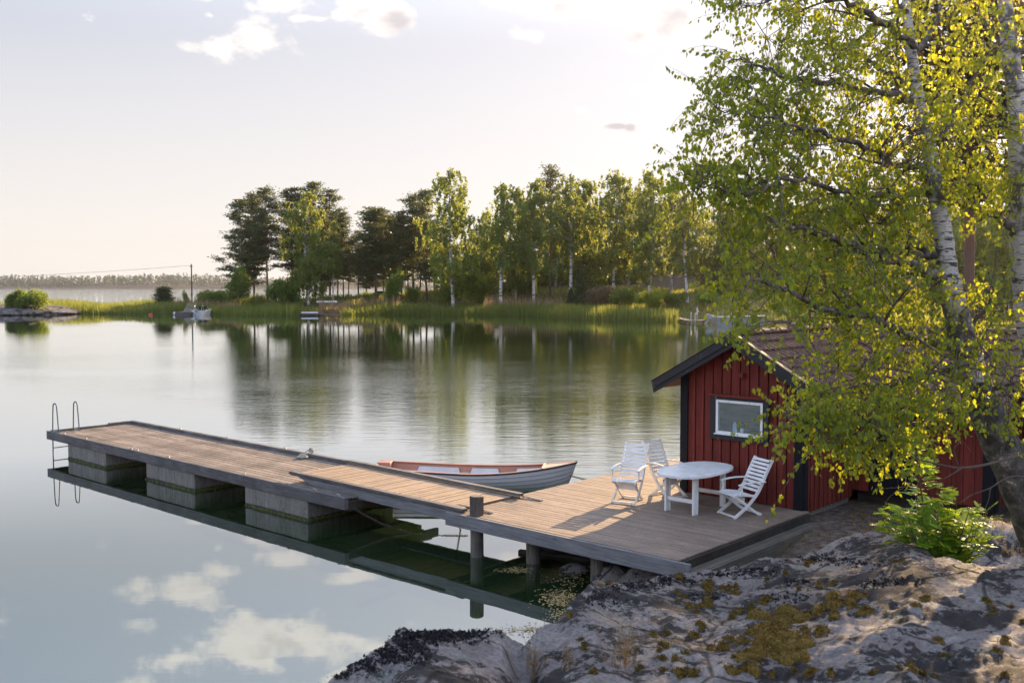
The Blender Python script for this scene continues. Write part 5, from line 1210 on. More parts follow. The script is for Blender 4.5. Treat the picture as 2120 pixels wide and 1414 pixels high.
blades('meadow_grass', P3, .25, .8, .05, .12, 'grass_blade', 'tall meadow grass between the reeds and the trees', 6, .5, 'grass')
P4 = scatter(28, 110, 36, 118, 60000, lambda x, y, s: (s > 1), 7)[:30000]
blades('field_grass', P4, .3, 1.0, .04, .09, 'grass_blade', 'rough grass of the field behind the boathouse', 8, .5, 'grass')
# rock islet on the left
ri = stone('rock_islet', (X_at(38, 167), 167, .0), 9.5, 9, M['granite'], .17, sub=5); tag(ri, 'low bare grey rock islet at the end of the reed spit', 'rock')
# ---------------------------------------------------------------- small things on the far side
pl = at(398, 650, 181); zt = at(398, 547, 181).z
po = tag(empty('utility_pole', (pl.x, 181, 0)), 'tall dark green wooden pole on the reed spit', 'pole'); m = MB(); m.tube([(0,0,-.5),(0,0,zt)], [.15,.11], 8); m.build('pole', M['blue_steel'], po, True)
m = MB(); m.box((-.25,-.05,zt-.5),(.25,.05,zt-.4)); m.tube([(-.2,0,zt-.4),(-.2,0,zt-.22)], .05, 6); m.build('insulator', M['dark_metal'], po)
m = MB(); x1 = X_at(-900, 260); q = Vector((x1-pl.x, 79, zt+1.0)); m.tube([Vector((-.2,0,zt-.25)).lerp(q, t)-Vector((0,0,6.2*4*t*(1-t)*.5)) for t in np.linspace(0,1,40)], .022, 4)
o = m.build('power_line', M['dark_metal']); o.location = (pl.x, 181, 0); tag(o, 'thin sagging wire running left from the pole', 'wire')
o = tag(empty('buoy', (X_at(313, 160), 160, 0)), 'small red mooring buoy with a thin stick', 'buoy'); m = MB(); m.ball((0,0,.08), .34, .34, .24, 14, 8); m.build('float', M['buoy_red'], o, True); m = MB(); m.tube([(0,0,.2),(0,0,1.1)], .025, 6); m.build('rod', M['dark_metal'], o, True)
# landing with a raised ramp, and a white motor boat lying stern on
d = 163.5; x = X_at(388, d); o = tag(empty('boat_landing', (x, d, 0)), 'small grey plank landing with a tilted ramp in front of the pole', 'landing')
m = MB()
for k in range(16): m.box((-1.25+k*.16,-2.2,.42),(-1.25+k*.16+.145,1.2,.48))
m.build('deck_boards', M['jetty_wood'], o); m = MB(); m.box((-1.2,-2.15,-.2),(1.25,-2.0,.42)); m.box((-1.2,-1.99,-.2),(-1.05,1.1,.42)); m.box((1.1,-1.99,-.2),(1.25,1.1,.42)); m.build('frame', M['beam_wood'], o)
m = MB()
for k in range(9): m.bar((-.9+k*.2, 1.2, .5), (-1.9+k*.2, 6.5, 1.75), .18, .06)
m.build('ramp', M['jetty_wood'], o); m = MB(); m.ball((-1.42,-1.9,.25), .22, .22, .3); m.build('fender', M['white_far'], o, True)
def hullpoly(m, L_, B_, Hh, xs=0, dx=0.0):
    n = 14; rows = []
    for i in range(n+1):
        t = i/n; hb = B_/2*(1 if t < .5 else math.cos((t-.5)/.5*math.pi/2)**.75); hb = max(hb, .02); sh = Hh*(1+.25*max(0, t-.4)); rows.append([(L_*t, -hb, sh), (L_*t-.0, -hb*.82, -.05), (L_*t, 0, -.15), (L_*t, hb*.82, -.05), (L_*t, hb, sh)])
    V_ = [p for r_ in rows for p in r_]; F_ = [(i*5+k, i*5+5+k, i*5+6+k, i*5+1+k) for i in range(n) for k in range(4)] + [(0,1,2,3,4)]
    m.add(V_, F_, .5)
    return rows
def motorboat(loc, rz, L_, B_, Hh, lab, hm_, mot, name='motor_boat'):
    o = tag(empty(name, loc, rz), lab, 'motor boat'); m = MB(); rows = hullpoly(m, L_, B_, Hh); m.build('hull', M[hm_], o)
    m = MB(); V_ = [p for r_ in rows for p in (r_[0], r_[4])]; k0 = int(len(rows)*.62)
    V2 = [Vector(p)+Vector((0,0,.012)) for r_ in rows[k0:] for p in (r_[0], r_[4])]; m.add(V2, [(2*i, 2*i+2, 2*i+3, 2*i+1) for i in range(len(rows)-k0-1)])
    m.box((.05,-B_*.42,.12),(L_*.6,B_*.42,.16)); m.box((.1,-B_*.45,Hh-.12),(L_*.60,-B_*.40,Hh+.0)); m.box((.1,B_*.40,Hh-.12),(L_*.60,B_*.45,Hh+.0)); m.build('deck', M['hull_white' if hm_ == 'hull_white' else 'aluminium'], o)
    m = MB(); m.tube([r_[0] for r_ in rows], .035, 5); m.tube([r_[4] for r_ in rows], .035, 5); m.build('rail', M['white_far'], o, True)
    ws = empty('windscreen', (L_*.48, 0, Hh)); ws.parent = o
    m = MB(); a = B_*.40; f = [(.25,-a*.7,.5),(.25,a*.7,.5)]
    m.tube([(-.75,-a,.0),(-.15,-a*.9,.50),(.25,-a*.65,.55),(.25,a*.65,.55),(-.15,a*.9,.50),(-.75,a,0)], .028, 5); m.tube([(.55,-a*.75,0),(.25,-a*.65,.55)], .022, 5); m.tube([(.55,a*.75,0),(.25,a*.65,.55)], .022, 5); m.tube([(-.15,-a*.9,.5),(.1,-a*.9,0)], .022, 5); m.tube([(-.15,a*.9,.5),(.1,a*.9,0)], .022, 5); m.build('frame', M['dark_metal'], ws, True)
    m = MB(); m.add([(.56,-a*.75,0),(.56,a*.75,0),(.26,a*.65,.54),(.26,-a*.65,.54)], [(0,1,2,3)]); m.add([(.55,-a*.76,0),(.10,-a*.92,0),(-.13,-a*.92,.49),(.25,-a*.66,.54)], [(0,1,2,3)]); m.add([(.55,a*.76,0),(.10,a*.92,0),(-.13,a*.92,.49),(.25,a*.66,.54)], [(3,2,1,0)]); m.build('pane', M['tinted_glass'], ws)
    mo = empty('outboard_motor', (-.15, 0, Hh)); mo.parent = o; mm = MB(); s = mot
    mm.add([(x*s, y*s, z*s) for x, y, z in [(-.05,-.2,.10),(-.62,-.2,.30),(-.75,-.16,.02),(-.55,-.18,-.25),(-.1,-.2,-.2),(-.05,.2,.10),(-.62,.2,.30),(-.75,.16,.02),(-.55,.18,-.25),(-.1,.2,-.2)]], [(0,4,3,2,1),(5,6,7,8,9),(0,1,6,5),(1,2,7,6),(2,3,8,7),(3,4,9,8),(4,0,5,9)]); mm.build('cowling', M['grey_plastic'], mo, bevel=.06)
    mm = MB(); mm.bar((-.42*s,0,-.2*s),(-.85*s,0,-.85*s), .18*s, .12*s); mm.bar((-.7*s,0,-.8*s),(-1.1*s,0,-.75*s), .14*s, .14*s); mm.bar((-.80*s,0,-.70*s),(-.98*s,0,-.98*s), .03, .2*s); mm.build('leg', M['grey_plastic'], mo)
    for y in (-B_*.32, B_*.32):
        m = MB(); m.tube([(.1,y,Hh),(.12,y,Hh+.55),(.5,y,Hh+.72),(.75,y,Hh+.6),(.78,y,Hh)], .025, 5); m.build('grab_rail', M['galvanised'], o, True)
    for xx in (L_*.30, L_*.42): m = MB(); m.box((xx-.22,-.5,.17),(xx+.22,.5,.50)); m.box((xx-.26,-.5,.45),(xx-.18,.5,.85)); m.build('seat', M['dark_metal'], o, bevel=.03)
    return o
motorboat((X_at(412, 163), 162.5, 0), R(82), 4.6, 2.1, .75, 'white motor boat lying stern on beside the small grey landing', 'hull_white', .9)
motorboat((X_at(1466, 126)+.6, 125.2, 0), R(8), 6.6, 2.4, .85, 'grey aluminium motor boat with windscreen and tilted silver outboard', 'aluminium', 1.35)
# landing where the person stands
d = 127; x = X_at(1438, d); o = tag(empty('bathing_jetty', (x, d, 0)), 'low narrow jetty end under the standing person', 'jetty'); m = MB(); m.box((-1.3,-.8,.30),(1.1,.8,.38)); m.box((-1.15,.8,.30),(-.15,9.5,.38)); m.build('deck_boards', M['jetty_wood'], o)
m = MB(); m.box((-1.2,-.75,-.4),(-1.05,-.6,.3)); m.box((.85,-.75,-.4),(1.0,-.6,.3)); m.box((-1.2,.5,-.4),(-1.05,.65,.3)); m.build('piles', M['pile_wood'], o)
for s in (-.62, -.12):
    m = MB(); m.tube([(s,-.85,-.6),(s,-.85,1.15),(s,-.72,1.3),(s,-.5,1.25),(s,-.45,.38)], .03, 6); m.build('ladder_rail', M['galvanised'], o, True)
def skin_body(name, V_, E_, Rr, m, parent, sub=1):
    me = bpy.data.meshes.new(name); me.from_pydata(V_, E_, []); me.update(); o = bpy.data.objects.new(name, me); COL.objects.link(o); me.materials.append(m)
    sk = o.modifiers.new('skin', 'SKIN'); 
    for i, r_ in enumerate(Rr): me.skin_vertices[0].data[i].radius = (r_, r_) if not hasattr(r_, '__len__') else r_
    me.skin_vertices[0].data[0].use_root = True; ss = o.modifiers.new('sub', 'SUBSURF'); ss.levels = sub; ss.render_levels = sub
    if parent: o.parent = parent
    return o
pr = tag(empty('person', (x+.25, d, .38), R(-20)), 'person in a blue shirt, pale shorts and navy cap standing on the jetty end', 'person')
bv = [(0,0,.95),(0,0,1.15),(.01,0,1.38),(.0,0,1.52),(.02,0,1.60),(.0,0,1.70), (-.0,.17,1.42),(.06,.24,1.18),(.22,.16,1.06),(-.0,-.17,1.42),(.05,-.25,1.17),(.22,-.14,1.05), (.02,.10,.88),(.06,.11,.50),(.02,.12,.09),(.15,.13,.03),(-.03,-.10,.88),(-.10,-.11,.50),(-.14,-.11,.09),(-.02,-.12,.03),(.30,.13,1.07),(.30,-.11,1.06)]
be = [(0,1),(1,2),(2,3),(3,4),(4,5),(2,6),(6,7),(7,8),(8,20),(2,9),(9,10),(10,11),(11,21),(0,12),(12,13),(13,14),(14,15),(0,16),(16,17),(17,18),(18,19)]
br = [.13,.13,.15,.055,.095,.085,.06,.045,.035,.06,.045,.035,.09,.06,.04,.035,.09,.06,.04,.035,.03,.03]
skin_body('body', bv, be, br, M['skin'], pr, 2)
skin_body('shirt', [(0,0,1.0),(0,0,1.2),(.01,0,1.42),(0,.18,1.42),(.04,.235,1.24),(0,-.18,1.42),(.035,-.24,1.24)], [(0,1),(1,2),(2,3),(3,4),(2,5),(5,6)], [.16,.155,.155,.08,.07,.08,.07], M['shirt_blue'], pr, 2)
skin_body('shorts', [(0,0,1.0),(0,0,.92),(.02,.11,.80),(.045,.115,.60),(-.04,-.11,.80),(-.08,-.115,.60)], [(0,1),(1,2),(2,3),(1,4),(4,5)], [.145,.145,.115,.10,.115,.10], M['shorts_pale'], pr, 2)
m = MB(); m.ball((.0,0,1.72), .105, .095, .08, 10, 6); m.box((.06,-.07,1.70),(.20,.07,1.715)); m.build('cap', M['cap_navy'], pr, True)
# small landing with boat, trestle table and cars
d = 160; x = X_at(645, d); o = tag(empty('old_landing', (x, d, 0)), 'old brown plank landing among the reeds below the big birch', 'landing'); m = MB()
for k in range(17): m.box((-1.7+k*.21,-1.5,.25),(-1.7+k*.21+.19,1.4,.33))
m.build('deck_boards', M['step_wood'], o); m = MB(); m.box((-1.6,-1.5,-.3),(-1.4,-1.3,.25)); m.box((1.4,-1.5,-.3),(1.6,-1.3,.25)); m.box((-1.6,-1.55,.02),(1.7,-1.45,.20)); m.build('posts', M['dark_wood'], o)
o = tag(empty('rowing_skiff', (x-.2, d-.2, .36), R(6)), 'upturned white skiff lying on the old brown landing', 'boat'); m = MB(); hullpoly(m, 2.6, .8, .22); m.v = [(a-1.3, b, .14-c*.55) for a, b, c in m.v]; m.build('hull', M['hull_white'], o, True); m = MB(); m.box((-1.2,-.03,.20),(1.1,.03,.24)); m.build('keel', M['beam_wood'], o)
d = 172; x = X_at(690, d); z = ghs(x, d); o = tag(empty('trestle_table', (x, d, z)), 'brown trestle table on the bank above the old landing', 'table'); m = MB(); m.box((-1.4,-.4,.82),(1.4,.4,.90)); m.build('table_top', M['gangway_wood'], o)
for sx_ in (-1.1, 1.1): m = MB(); m.bar((sx_,-.4,0),(sx_,.1,.82),.1,.1); m.bar((sx_,.4,0),(sx_,-.1,.82),.1,.1); m.build('trestle', M['gangway_wood'], o)
x = X_at(678, 178); z = ghs(x, 178); o = tag(empty('upturned_boat', (x, 178, z+.75), R(3)), 'small pale boat resting on trestles behind the trestle table', 'boat'); m = MB(); hullpoly(m, 3.6, 1.2, .3); m.v = [(a-1.8, b, .2-c*.7) for a, b, c in m.v]; m.build('hull', M['white_far'], o, True)
for sx_ in (-1.2, 1.2): m = MB(); m.bar((sx_,-.5,-.8),(sx_,0,0),.08,.08); m.bar((sx_,.5,-.8),(sx_,0,0),.08,.08); m.build('trestle', M['gangway_wood'], o)
def car(px, d, rz, mat, lab):
    x = X_at(px, d); z = ghs(x, d); o = tag(empty('parked_car', (x, d, z), rz), lab, 'car', 'cars parked among the pines')
    prof = [(-2.1,.35),(-2.15,.75),(-2.0,.95),(-1.2,1.02),(-.75,1.42),(.9,1.45),(1.75,1.05),(2.1,.9),(2.15,.4)]
    m = MB(); m.prism([(a, -.85, b) for a, b in [(-2.1,.35),(-2.15,.75),(-2.0,.93),(-1.2,1.0),(1.8,1.0),(2.1,.88),(2.15,.4)]], (0,1.7,0)); m.build('body', M[mat], o, bevel=.08)
    m = MB(); m.prism([(a, -.74, b) for a, b in [(-1.2,1.0),(-.7,1.42),(.9,1.44),(1.7,1.0)]], (0,1.48,0)); m.build('windows', M['tinted_glass'], o, bevel=.05)
    m = MB(); m.box((-.72,-.72,1.42),(.92,.72,1.47)); m.build('roof', M[mat], o, bevel=.03)
    for wx in (-1.35, 1.35):
        for wy in (-.86, .70): m = MB(); m.tube([(wx,wy,.32),(wx,wy+.18,.32)], .32, 14); m.build('wheel', M['tyre_rubber'], o)
    for wy in (-.6, .6): m = MB(); m.box((-2.17,wy-.16,.65),(-2.10,wy+.16,.78)); m.build('headlight', M['white_far'], o)
car(774, 205, R(178), 'car_dark', 'dark blue estate car parked among the far pines'); car(790, 201, R(168), 'car_silver', 'silver car parked just right of the dark blue one')
# red cottage far right
d = 104; x = X_at(2062, d); z = ghs(x, d)+.4; o = tag(empty('red_cottage', (x, d, z), R(-12)), 'small red cottage with white windows half hidden by willows', 'cottage')
m = MB(); m.box((-3.2,0,-.6),(3.2,4.5,2.1)); m.build('wall', M['hut_red_far'], o); m = MB(); m.prism([(-3.5,-.35,2.05),(-3.5,2.25,3.4),(-3.5,4.85,2.05)], (7,0,0)); m.build('roof', M['roof_dark_far'], o)
for wx in (-2.0, -.2, 1.6):
    wnd = MB(); wnd.box((wx-.5,-.06,.7),(wx+.5,.0,.78)); wnd.box((wx-.5,-.06,1.72),(wx+.5,0,1.8)); wnd.box((wx-.5,-.06,.78),(wx-.42,0,1.72)); wnd.box((wx+.42,-.06,.78),(wx+.5,0,1.72)); wnd.box((wx-.03,-.06,.78),(wx+.03,0,1.72)); q = wnd.build('window', M['white_far'], o)
    pn = MB(); pn.box((wx-.41,-.02,.79),(wx-.04,-.004,1.71)); pn.box((wx+.04,-.02,.79),(wx+.41,-.004,1.71)); pn.build('pane', M['tinted_glass'], q)
for wx in (-3.24, 3.16, -1.1, .7): m = MB(); m.box((wx,-.05,-.6),(wx+.10,.0,2.05)); m.build('trim_board', M['white_far'], o)
# ================================================================ the near birches
class Foliage:
    """leaves hung on drooping twigs; twig wood gathered separately"""
    def __init__(s, seed): s.g = np.random.default_rng(seed); s.C=[]; s.T=[]; s.N=[]; s.S=[]; s.tw = MB()
    def twig(s, p, L_, dr, droop=.8, step=.034, leaf=.027):
        g = s.g; n = max(5, int(L_/.05)); pts = [np.array(p, float)]; d = np.array(dr, float); d /= np.linalg.norm(d)+1e-9
        for i in range(n):
            d = d + np.array([0,0,-droop*.13]) + g.normal(0, .07, 3); d /= np.linalg.norm(d); pts.append(pts[-1] + d*L_/n)
        if g.random() < .8: s.tw.tube([tuple(q) for q in pts[::2]+[pts[-1]]], np.linspace(.0020, .0008, len(pts[::2])+1), 3, caps=False)
        pts = np.array(pts); k = max(4, int(L_/step)); t = np.sort(g.random(k)**.8)*(len(pts)-1.001); i = t.astype(int); c = pts[i] + (pts[i+1]-pts[i])*(t-i)[:,None]
        off = g.normal(size=(k,3)); off[:,2] -= .6; off /= np.linalg.norm(off, axis=1, keepdims=True); sz = leaf*g.uniform(.65, 1.25, k)
        T_ = off*.6 + g.normal(size=(k,3))*.25 + np.array([0,0,-.75]); T_ /= np.linalg.norm(T_, axis=1, keepdims=True)
        s.C.append(c + off*.018 + T_*sz[:,None]); s.T.append(T_); s.N.append(rdir(k, g)); s.S.append(sz)
    def build(s, root, mat):
        C_, T_, N_, S_ = map(np.concatenate, (s.C, s.T, s.N, s.S)); B_ = np.cross(T_, N_); B_ /= np.linalg.norm(B_, axis=1, keepdims=True)+1e-9; N2 = np.cross(B_, T_); S_ = S_[:,None]
        # folded heart shape: stalk end, two shoulders, tip, with the midrib as fold
        fold = .28
        V_ = np.stack([C_-T_*S_, C_-T_*S_*.35+B_*S_*.72+N2*S_*fold, C_+T_*S_*.25+B_*S_*.60+N2*S_*fold, C_+T_*S_*1.15, C_+T_*S_*.25-B_*S_*.60+N2*S_*fold, C_-T_*S_*.35-B_*S_*.72+N2*S_*fold], 1).reshape(-1, 3)
        b = np.arange(len(C_))[:,None]*6; F_ = np.concatenate([b+np.array([[0,1,2,3]]), b+np.array([[0,3,4,5]])], 1).reshape(-1, 4)
        rn = np.repeat(np.clip(s.g.normal(.5,.25,len(C_)),0,1), 2)
        print('leaves', len(C_)); return fastmesh('crown', V_, F_, mat, root, rn)
def limb_pts(P, n=6):   # smooth a pixel/distance polyline into world points
    Q = [np.array(at(px, py, d)) for px, py, d in P]; out = []
    for i in range(len(Q)-1):
        p0, p1, p2, p3 = Q[max(i-1,0)], Q[i], Q[i+1], Q[min(i+2, len(Q)-1)]
        for k in range(n): t = k/n; out.append(.5*((2*p1)+(p2-p0)*t+(2*p0-5*p1+4*p2-p3)*t*t+(3*p1-p0-3*p2+p3)*t**3))
    out.append(Q[-1]); return out
def grow_tree(name, lb, trunk, tr, limbs, pads, seed, base, bark='birch_bark', lowcut=None, cat='birch tree', dens=1.0, mat='birch_leaf', spread=.85, leaf=.027):
    root = tag(empty(name, base), lb, cat); B = np.array(base); g = np.random.default_rng(seed); fo = Foliage(seed)
    T_ = limb_pts(trunk); rad = np.interp(np.linspace(0, 1, len(T_)), np.linspace(0, 1, len(tr)), tr); rad = rad*(1+.05*np.sin(np.arange(len(T_))*1.9))
    cut = lowcut or 0
    m = MB(); m.tube([tuple(p-B) for p in T_[max(0,cut-0):]], rad[cut:], 16); m.build('trunk', M[bark], root, True)
    if cut: m = MB(); m.tube([tuple(p-B) for p in T_[:cut+1]], rad[:cut+1]*1.012, 18); m.build('trunk_base', M['birch_base'], root, True)
    nodes = []
    for P, r0, r1 in limbs:
        L_ = limb_pts(P); L_ = [q + g.normal(0, .018, 3)*(0 if i == 0 else 1) for i, q in enumerate(L_)]
        m = MB(); rr = np.linspace(r0, r1, len(L_)); m.tube([tuple(q-B) for q in L_], rr, 8)
        # side branches
        for i in range(3, len(L_)):
            if g.random() < .55:
                d = L_[i]-L_[i-1]; d = d/np.linalg.norm(d) + g.normal(0, .75, 3)*np.array([1,1,.7]); d /= np.linalg.norm(d); ln = g.uniform(.3, .8)*(1 if i < len(L_)*.7 else .45); q = [L_[i] + d*ln*f + np.array([0,0,-.10*f*f]) + g.normal(0,.015,3) for f in (0,.33,.66,1)]
                m.tube([tuple(x-B) for x in q], np.linspace(max(.005, rr[i]*.5), .003, 4), 5); nodes += q[1:]
                for x in q[1:]: fo.twig(x-B, g.uniform(.2,.45), d+g.normal(0,.5,3), .8, leaf=leaf)
        m.build('branch', M['limb_bark' if r0 > .03 else 'twig'], root, True); nodes += L_[2:]
    nodes = np.array(nodes); sp_ = MB()
    for (px, py, rx, ry, n, d0, d1) in pads:
        for k in range(int(n*dens)):
            a = g.random()*6.283; r_ = g.random()**.55; d = g.uniform(d0, d1); c = np.array(at(px + rx*r_*math.cos(a), py - 18 + ry*r_*math.sin(a), d))
            j = np.argmin(((nodes-c)**2).sum(1)); o = nodes[j]; v_ = c-o; L0 = np.linalg.norm(v_)
            if L0 > .15:
                mid = o + v_*.5 + np.array([0,0,.10*L0]) + g.normal(0, .04, 3)
                if L0 < 1.6: sp_.tube([tuple(o-B), tuple(mid-B), tuple(c-B)], [.0045+.002*L0, .004, .0025], 4, caps=False)
            dr = v_/(L0+1e-6)*.8 + g.normal(0, .5, 3) + np.array([0,0,.1])
            for q in range(2): fo.twig(c-B, g.uniform(.20, .50)*spread, dr+g.normal(0,.6,3), .95, leaf=leaf)
    tag(sp_.build('twigs', M['twig'], root), kind='stuff'); tag(fo.tw.build('fine_twigs', M['twig'], root), kind='stuff'); fo.build(root, M[mat]); return root
trunk1 = [(2235,1330,10.3),(2160,1130,10.1),(2100,980,9.9),(2030,830,9.7),(2000,730,9.7),(1978,640,9.7),(1962,560,9.8),(1952,480,9.9),(1938,400,10.0),(1922,300,10.2),(1900,200,10.4),(1886,100,10.7),(1876,0,11.0),(1868,-150,11.6),(1885,-350,12.4),(1900,-520,13)]
tr1 = [.24,.20,.18,.160,.138,.115,.095,.088,.078,.070,.062,.054,.046,.038,.026,.013]
limbs1 = [
 ([(1960,590,9.75),(1900,553,9.6),(1810,528,9.3),(1745,500,9.0),(1650,470,8.8),(1590,450,8.7)], .06, .010),
 ([(1955,545,9.8),(1890,500,10.0),(1835,460,10.2),(1780,430,10.3),(1690,410,10.4)], .05, .008),
 ([(1893,100,10.7),(1830,50,10.4),(1770,15,10.1),(1690,-10,9.9),(1620,-8,9.7),(1570,8,9.5)], .045, .006),
 ([(1908,215,10.4),(1800,188,10.2),(1700,172,9.9),(1620,158,9.6),(1560,135,9.4),(1510,118,9.3)], .035, .005),
 ([(1902,190,10.4),(1830,150,10.8),(1770,110,11.1),(1690,90,11.4)], .035, .006),
 ([(1932,350,10.1),(1870,345,9.9),(1800,310,9.6),(1730,282,9.4),(1660,262,9.2),(1560,240,9.0),(1480,232,8.9)], .038, .005),
 ([(1938,400,10.0),(1840,400,9.6),(1740,395,9.2),(1650,372,8.9),(1560,400,8.7),(1480,385,8.6),(1450,376,8.6)], .032, .005),
 ([(2000,730,9.7),(1885,694,9.3),(1800,655,9.0),(1700,640,8.7),(1630,600,8.5),(1580,585,8.4),(1540,568,8.4)], .045, .006),
 ([(2045,868,9.7),(1985,862,9.4),(1900,880,9.1),(1800,878,8.8),(1700,885,8.5),(1660,874,8.3),(1640,870,8.25)], .035, .005),
 ([(2018,805,9.7),(1960,768,9.4),(1900,778,9.1),(1830,800,8.9),(1750,800,8.7),(1690,815,8.6)], .028, .005),
 ([(2018,808,9.7),(2070,800,9.6),(2130,826,9.5),(2200,830,9.4)], .032, .010),
 ([(1890,120,10.6),(1930,60,11.0),(1970,-40,11.4)], .04, .008),
 ([(1940,290,10.2),(1985,225,10.5),(2010,170,10.8),(2060,90,11.2)], .028, .006),
 ([(1990,690,9.7),(2040,640,9.6),(2060,590,9.5)], .028, .006),
 ([(1880,40,10.9),(1800,-60,10.6),(1700,-130,10.2)], .035, .006),
 ([(1700,640,8.7),(1640,660,8.5),(1590,676,8.35)], .010, .004),
 ([(1978,640,9.7),(2020,700,9.2),(2060,760,8.9),(2090,830,8.8)], .02, .005)]
pads1 = [ # px, py, rx, ry, twigs, near, far
 (1640,25,150,42,55,9.3,10.6),(1520,10,42,26,10,9.2,9.8),(1790,60,140,65,80,9.6,11.4),(1680,130,110,60,62,9.2,10.8),(1520,160,45,42,22,9.0,9.8),(1590,210,90,60,60,9.0,10.2),(1490,245,62,62,46,8.8,9.8),(1650,260,120,70,85,8.9,10.6),(1780,220,130,80,90,9.3,11.2),
 (1830,130,80,70,45,9.8,11.4),(1600,320,90,50,52,8.8,10),(1740,330,140,70,100,9.0,10.8),(1860,370,90,80,80,9.3,10.8),(2000,130,100,110,70,10.2,11.6),(1990,290,70,90,60,9.9,11.4),(2080,330,60,110,50,10.,11.4),(1980,380,60,40,34,9.5,10.6),
 (1480,385,72,42,52,8.5,9.3),(1430,385,30,30,16,8.5,9.0),(1560,395,60,48,44,8.5,9.4),(1520,460,60,30,10,8.5,9.2),(1660,430,110,60,100,8.6,10.4),(1790,440,120,60,110,9.0,10.8),(1880,470,50,60,34,9.3,10.3),(1560,480,40,46,16,8.5,9.3),
 (1640,510,80,55,62,8.5,9.8),(1760,530,100,45,70,8.8,10.2),(1560,560,70,55,56,8.3,9.4),(1500,590,32,50,24,8.3,8.9),(1545,632,40,34,26,8.2,9.0),(1640,610,90,60,80,8.3,9.6),(1760,620,110,60,100,8.5,9.9),(1880,620,70,60,62,9.0,10.2),
 (1725,680,70,30,40,8.3,9.4),(1820,700,100,40,72,8.6,9.8),(1930,700,60,50,50,9.0,10),(1518,700,10,16,12,8.1,8.4),(2020,640,60,50,48,8.9,10.2),(2060,720,60,60,52,8.8,9.9),(1780,760,90,28,34,8.5,9.5),(1900,770,90,45,64,8.7,9.8),(2040,790,60,50,44,8.7,9.7),(1830,790,80,28,40,8.5,9.4),
 (1765,842,100,40,85,8.2,9.2),(1870,845,100,36,66,8.4,9.4),(1705,880,60,36,52,8.0,8.9),(1640,876,22,20,9,7.9,8.4),(1625,890,8,10,2,7.9,8.3),(1740,915,55,30,38,8.1,8.9),(1830,910,46,34,28,8.2,8.9),(1830,950,26,26,14,8.2,8.7),(1770,940,30,24,12,8.1,8.7),(1930,870,60,40,36,8.5,9.2),(1990,900,40,30,14,8.6,9.2),(2085,860,45,50,30,8.8,9.6),(1860,900,40,30,16,8.3,9.0)]
def thin(p):
    px, py, rx, ry, n, a, b = p; k = 1.0
    if px < 1670 and 500 < py < 800: k = .42
    elif px < 1960 and 670 < py < 800: k = .55
    elif px > 1890 and py > 590: k = .5
    elif py < 520: k = 1.12
    return (px, py, rx, ry, n*k, a, b)
pads1 = [thin(p) for p in pads1] + [(1930,290,50,70,40,9,9.9)]
b1 = np.array(trunk1[0]); base1 = at(*trunk1[0])
grow_tree('birch_tree', 'big leaning birch with backlit yellow green leaves hanging over the boathouse roof', trunk1, tr1, limbs1, pads1, 101, tuple(base1), lowcut=20, dens=.68, leaf=.0225)
trunk2 = [(2260,1150,11.6),(2190,900,11.4),(2135,700,11.2),(2118,560,11.1),(2112,450,11.1),(2110,330,11.1),(2104,200,11.2),(2090,100,11.4),(2082,20,11.6),(2060,-120,12),(2050,-320,12.8),(2040,-520,13.5)]
tr2 = [.19,.16,.135,.12,.115,.11,.10,.09,.08,.065,.045,.02]
limbs2 = [([(2108,485,11.1),(2070,452,10.9),(2010,428,10.7),(1950,412,10.5),(1880,405,10.2)], .05, .012), ([(2095,120,11.4),(2060,80,11.6),(2030,30,11.8),(2000,-40,12)], .035, .008), ([(2108,260,11.2),(2060,215,11.0),(2010,190,10.8)], .03, .006),
 ([(2112,420,11.1),(2180,360,11.3),(2260,330,11.5),(2350,320,11.8)], .05, .01), ([(2095,130,11.4),(2170,60,11.8),(2260,20,12.2)], .04, .01), ([(2060,-120,12),(1960,-180,11.8),(1860,-200,11.6)], .035, .008), ([(2060,-120,12),(2160,-200,12.2),(2260,-240,12.6)], .035, .008),([(2118,560,11.1),(2200,520,10.8),(2300,520,10.4)], .04, .01)]
pads2 = [(2060,60,90,80,45,11,12.6),(1990,20,60,50,24,11,12.4),(2040,200,70,70,36,10.6,11.8),(2080,420,60,60,30,10.4,11.4),(2010,420,60,36,24,10.2,11),(2080,520,40,40,6,10.5,11.3),(2250,320,130,100,60,10.6,12.6),(2230,60,130,100,60,11.4,13),(2330,560,130,110,60,10,11.6),(1900,-200,130,80,50,11,12.6),(2200,-220,150,80,50,11.6,13.4),(2060,-380,150,120,60,12,14)]
grow_tree('birch_tree', 'second birch with a straight white trunk at the right picture edge', trunk2, tr2, limbs2, pads2, 102, tuple(at(*trunk2[0])), dens=.5, leaf=.023)
# dark pine whose drooping needles show between the two trunks
def near_pine(name, px, d, h, lb, cb, wd, seed, dens=1.0):
    x = X_at(px, d); z0 = ghs(x, d); o = pine(h, seed, cb, wd, dens=dens); o.location = (x, d, z0); o.name = name; tag(o, lb, 'pine tree')
    for c in o.children:
        if c.name.startswith('crown'): c.data.materials.clear(); c.data.materials.append(M['dark_pine_needle'])
    return o
near_pine('pine_tree', 2005, 30, 16.5, 'dark brown pine between the two birch trunks', .42, 2.0, 71, .75)
near_pine('pine_tree', 2520, 33, 17, 'tall pine standing outside the right picture edge behind the boathouse', .40, 3.4, 72, 1.6)
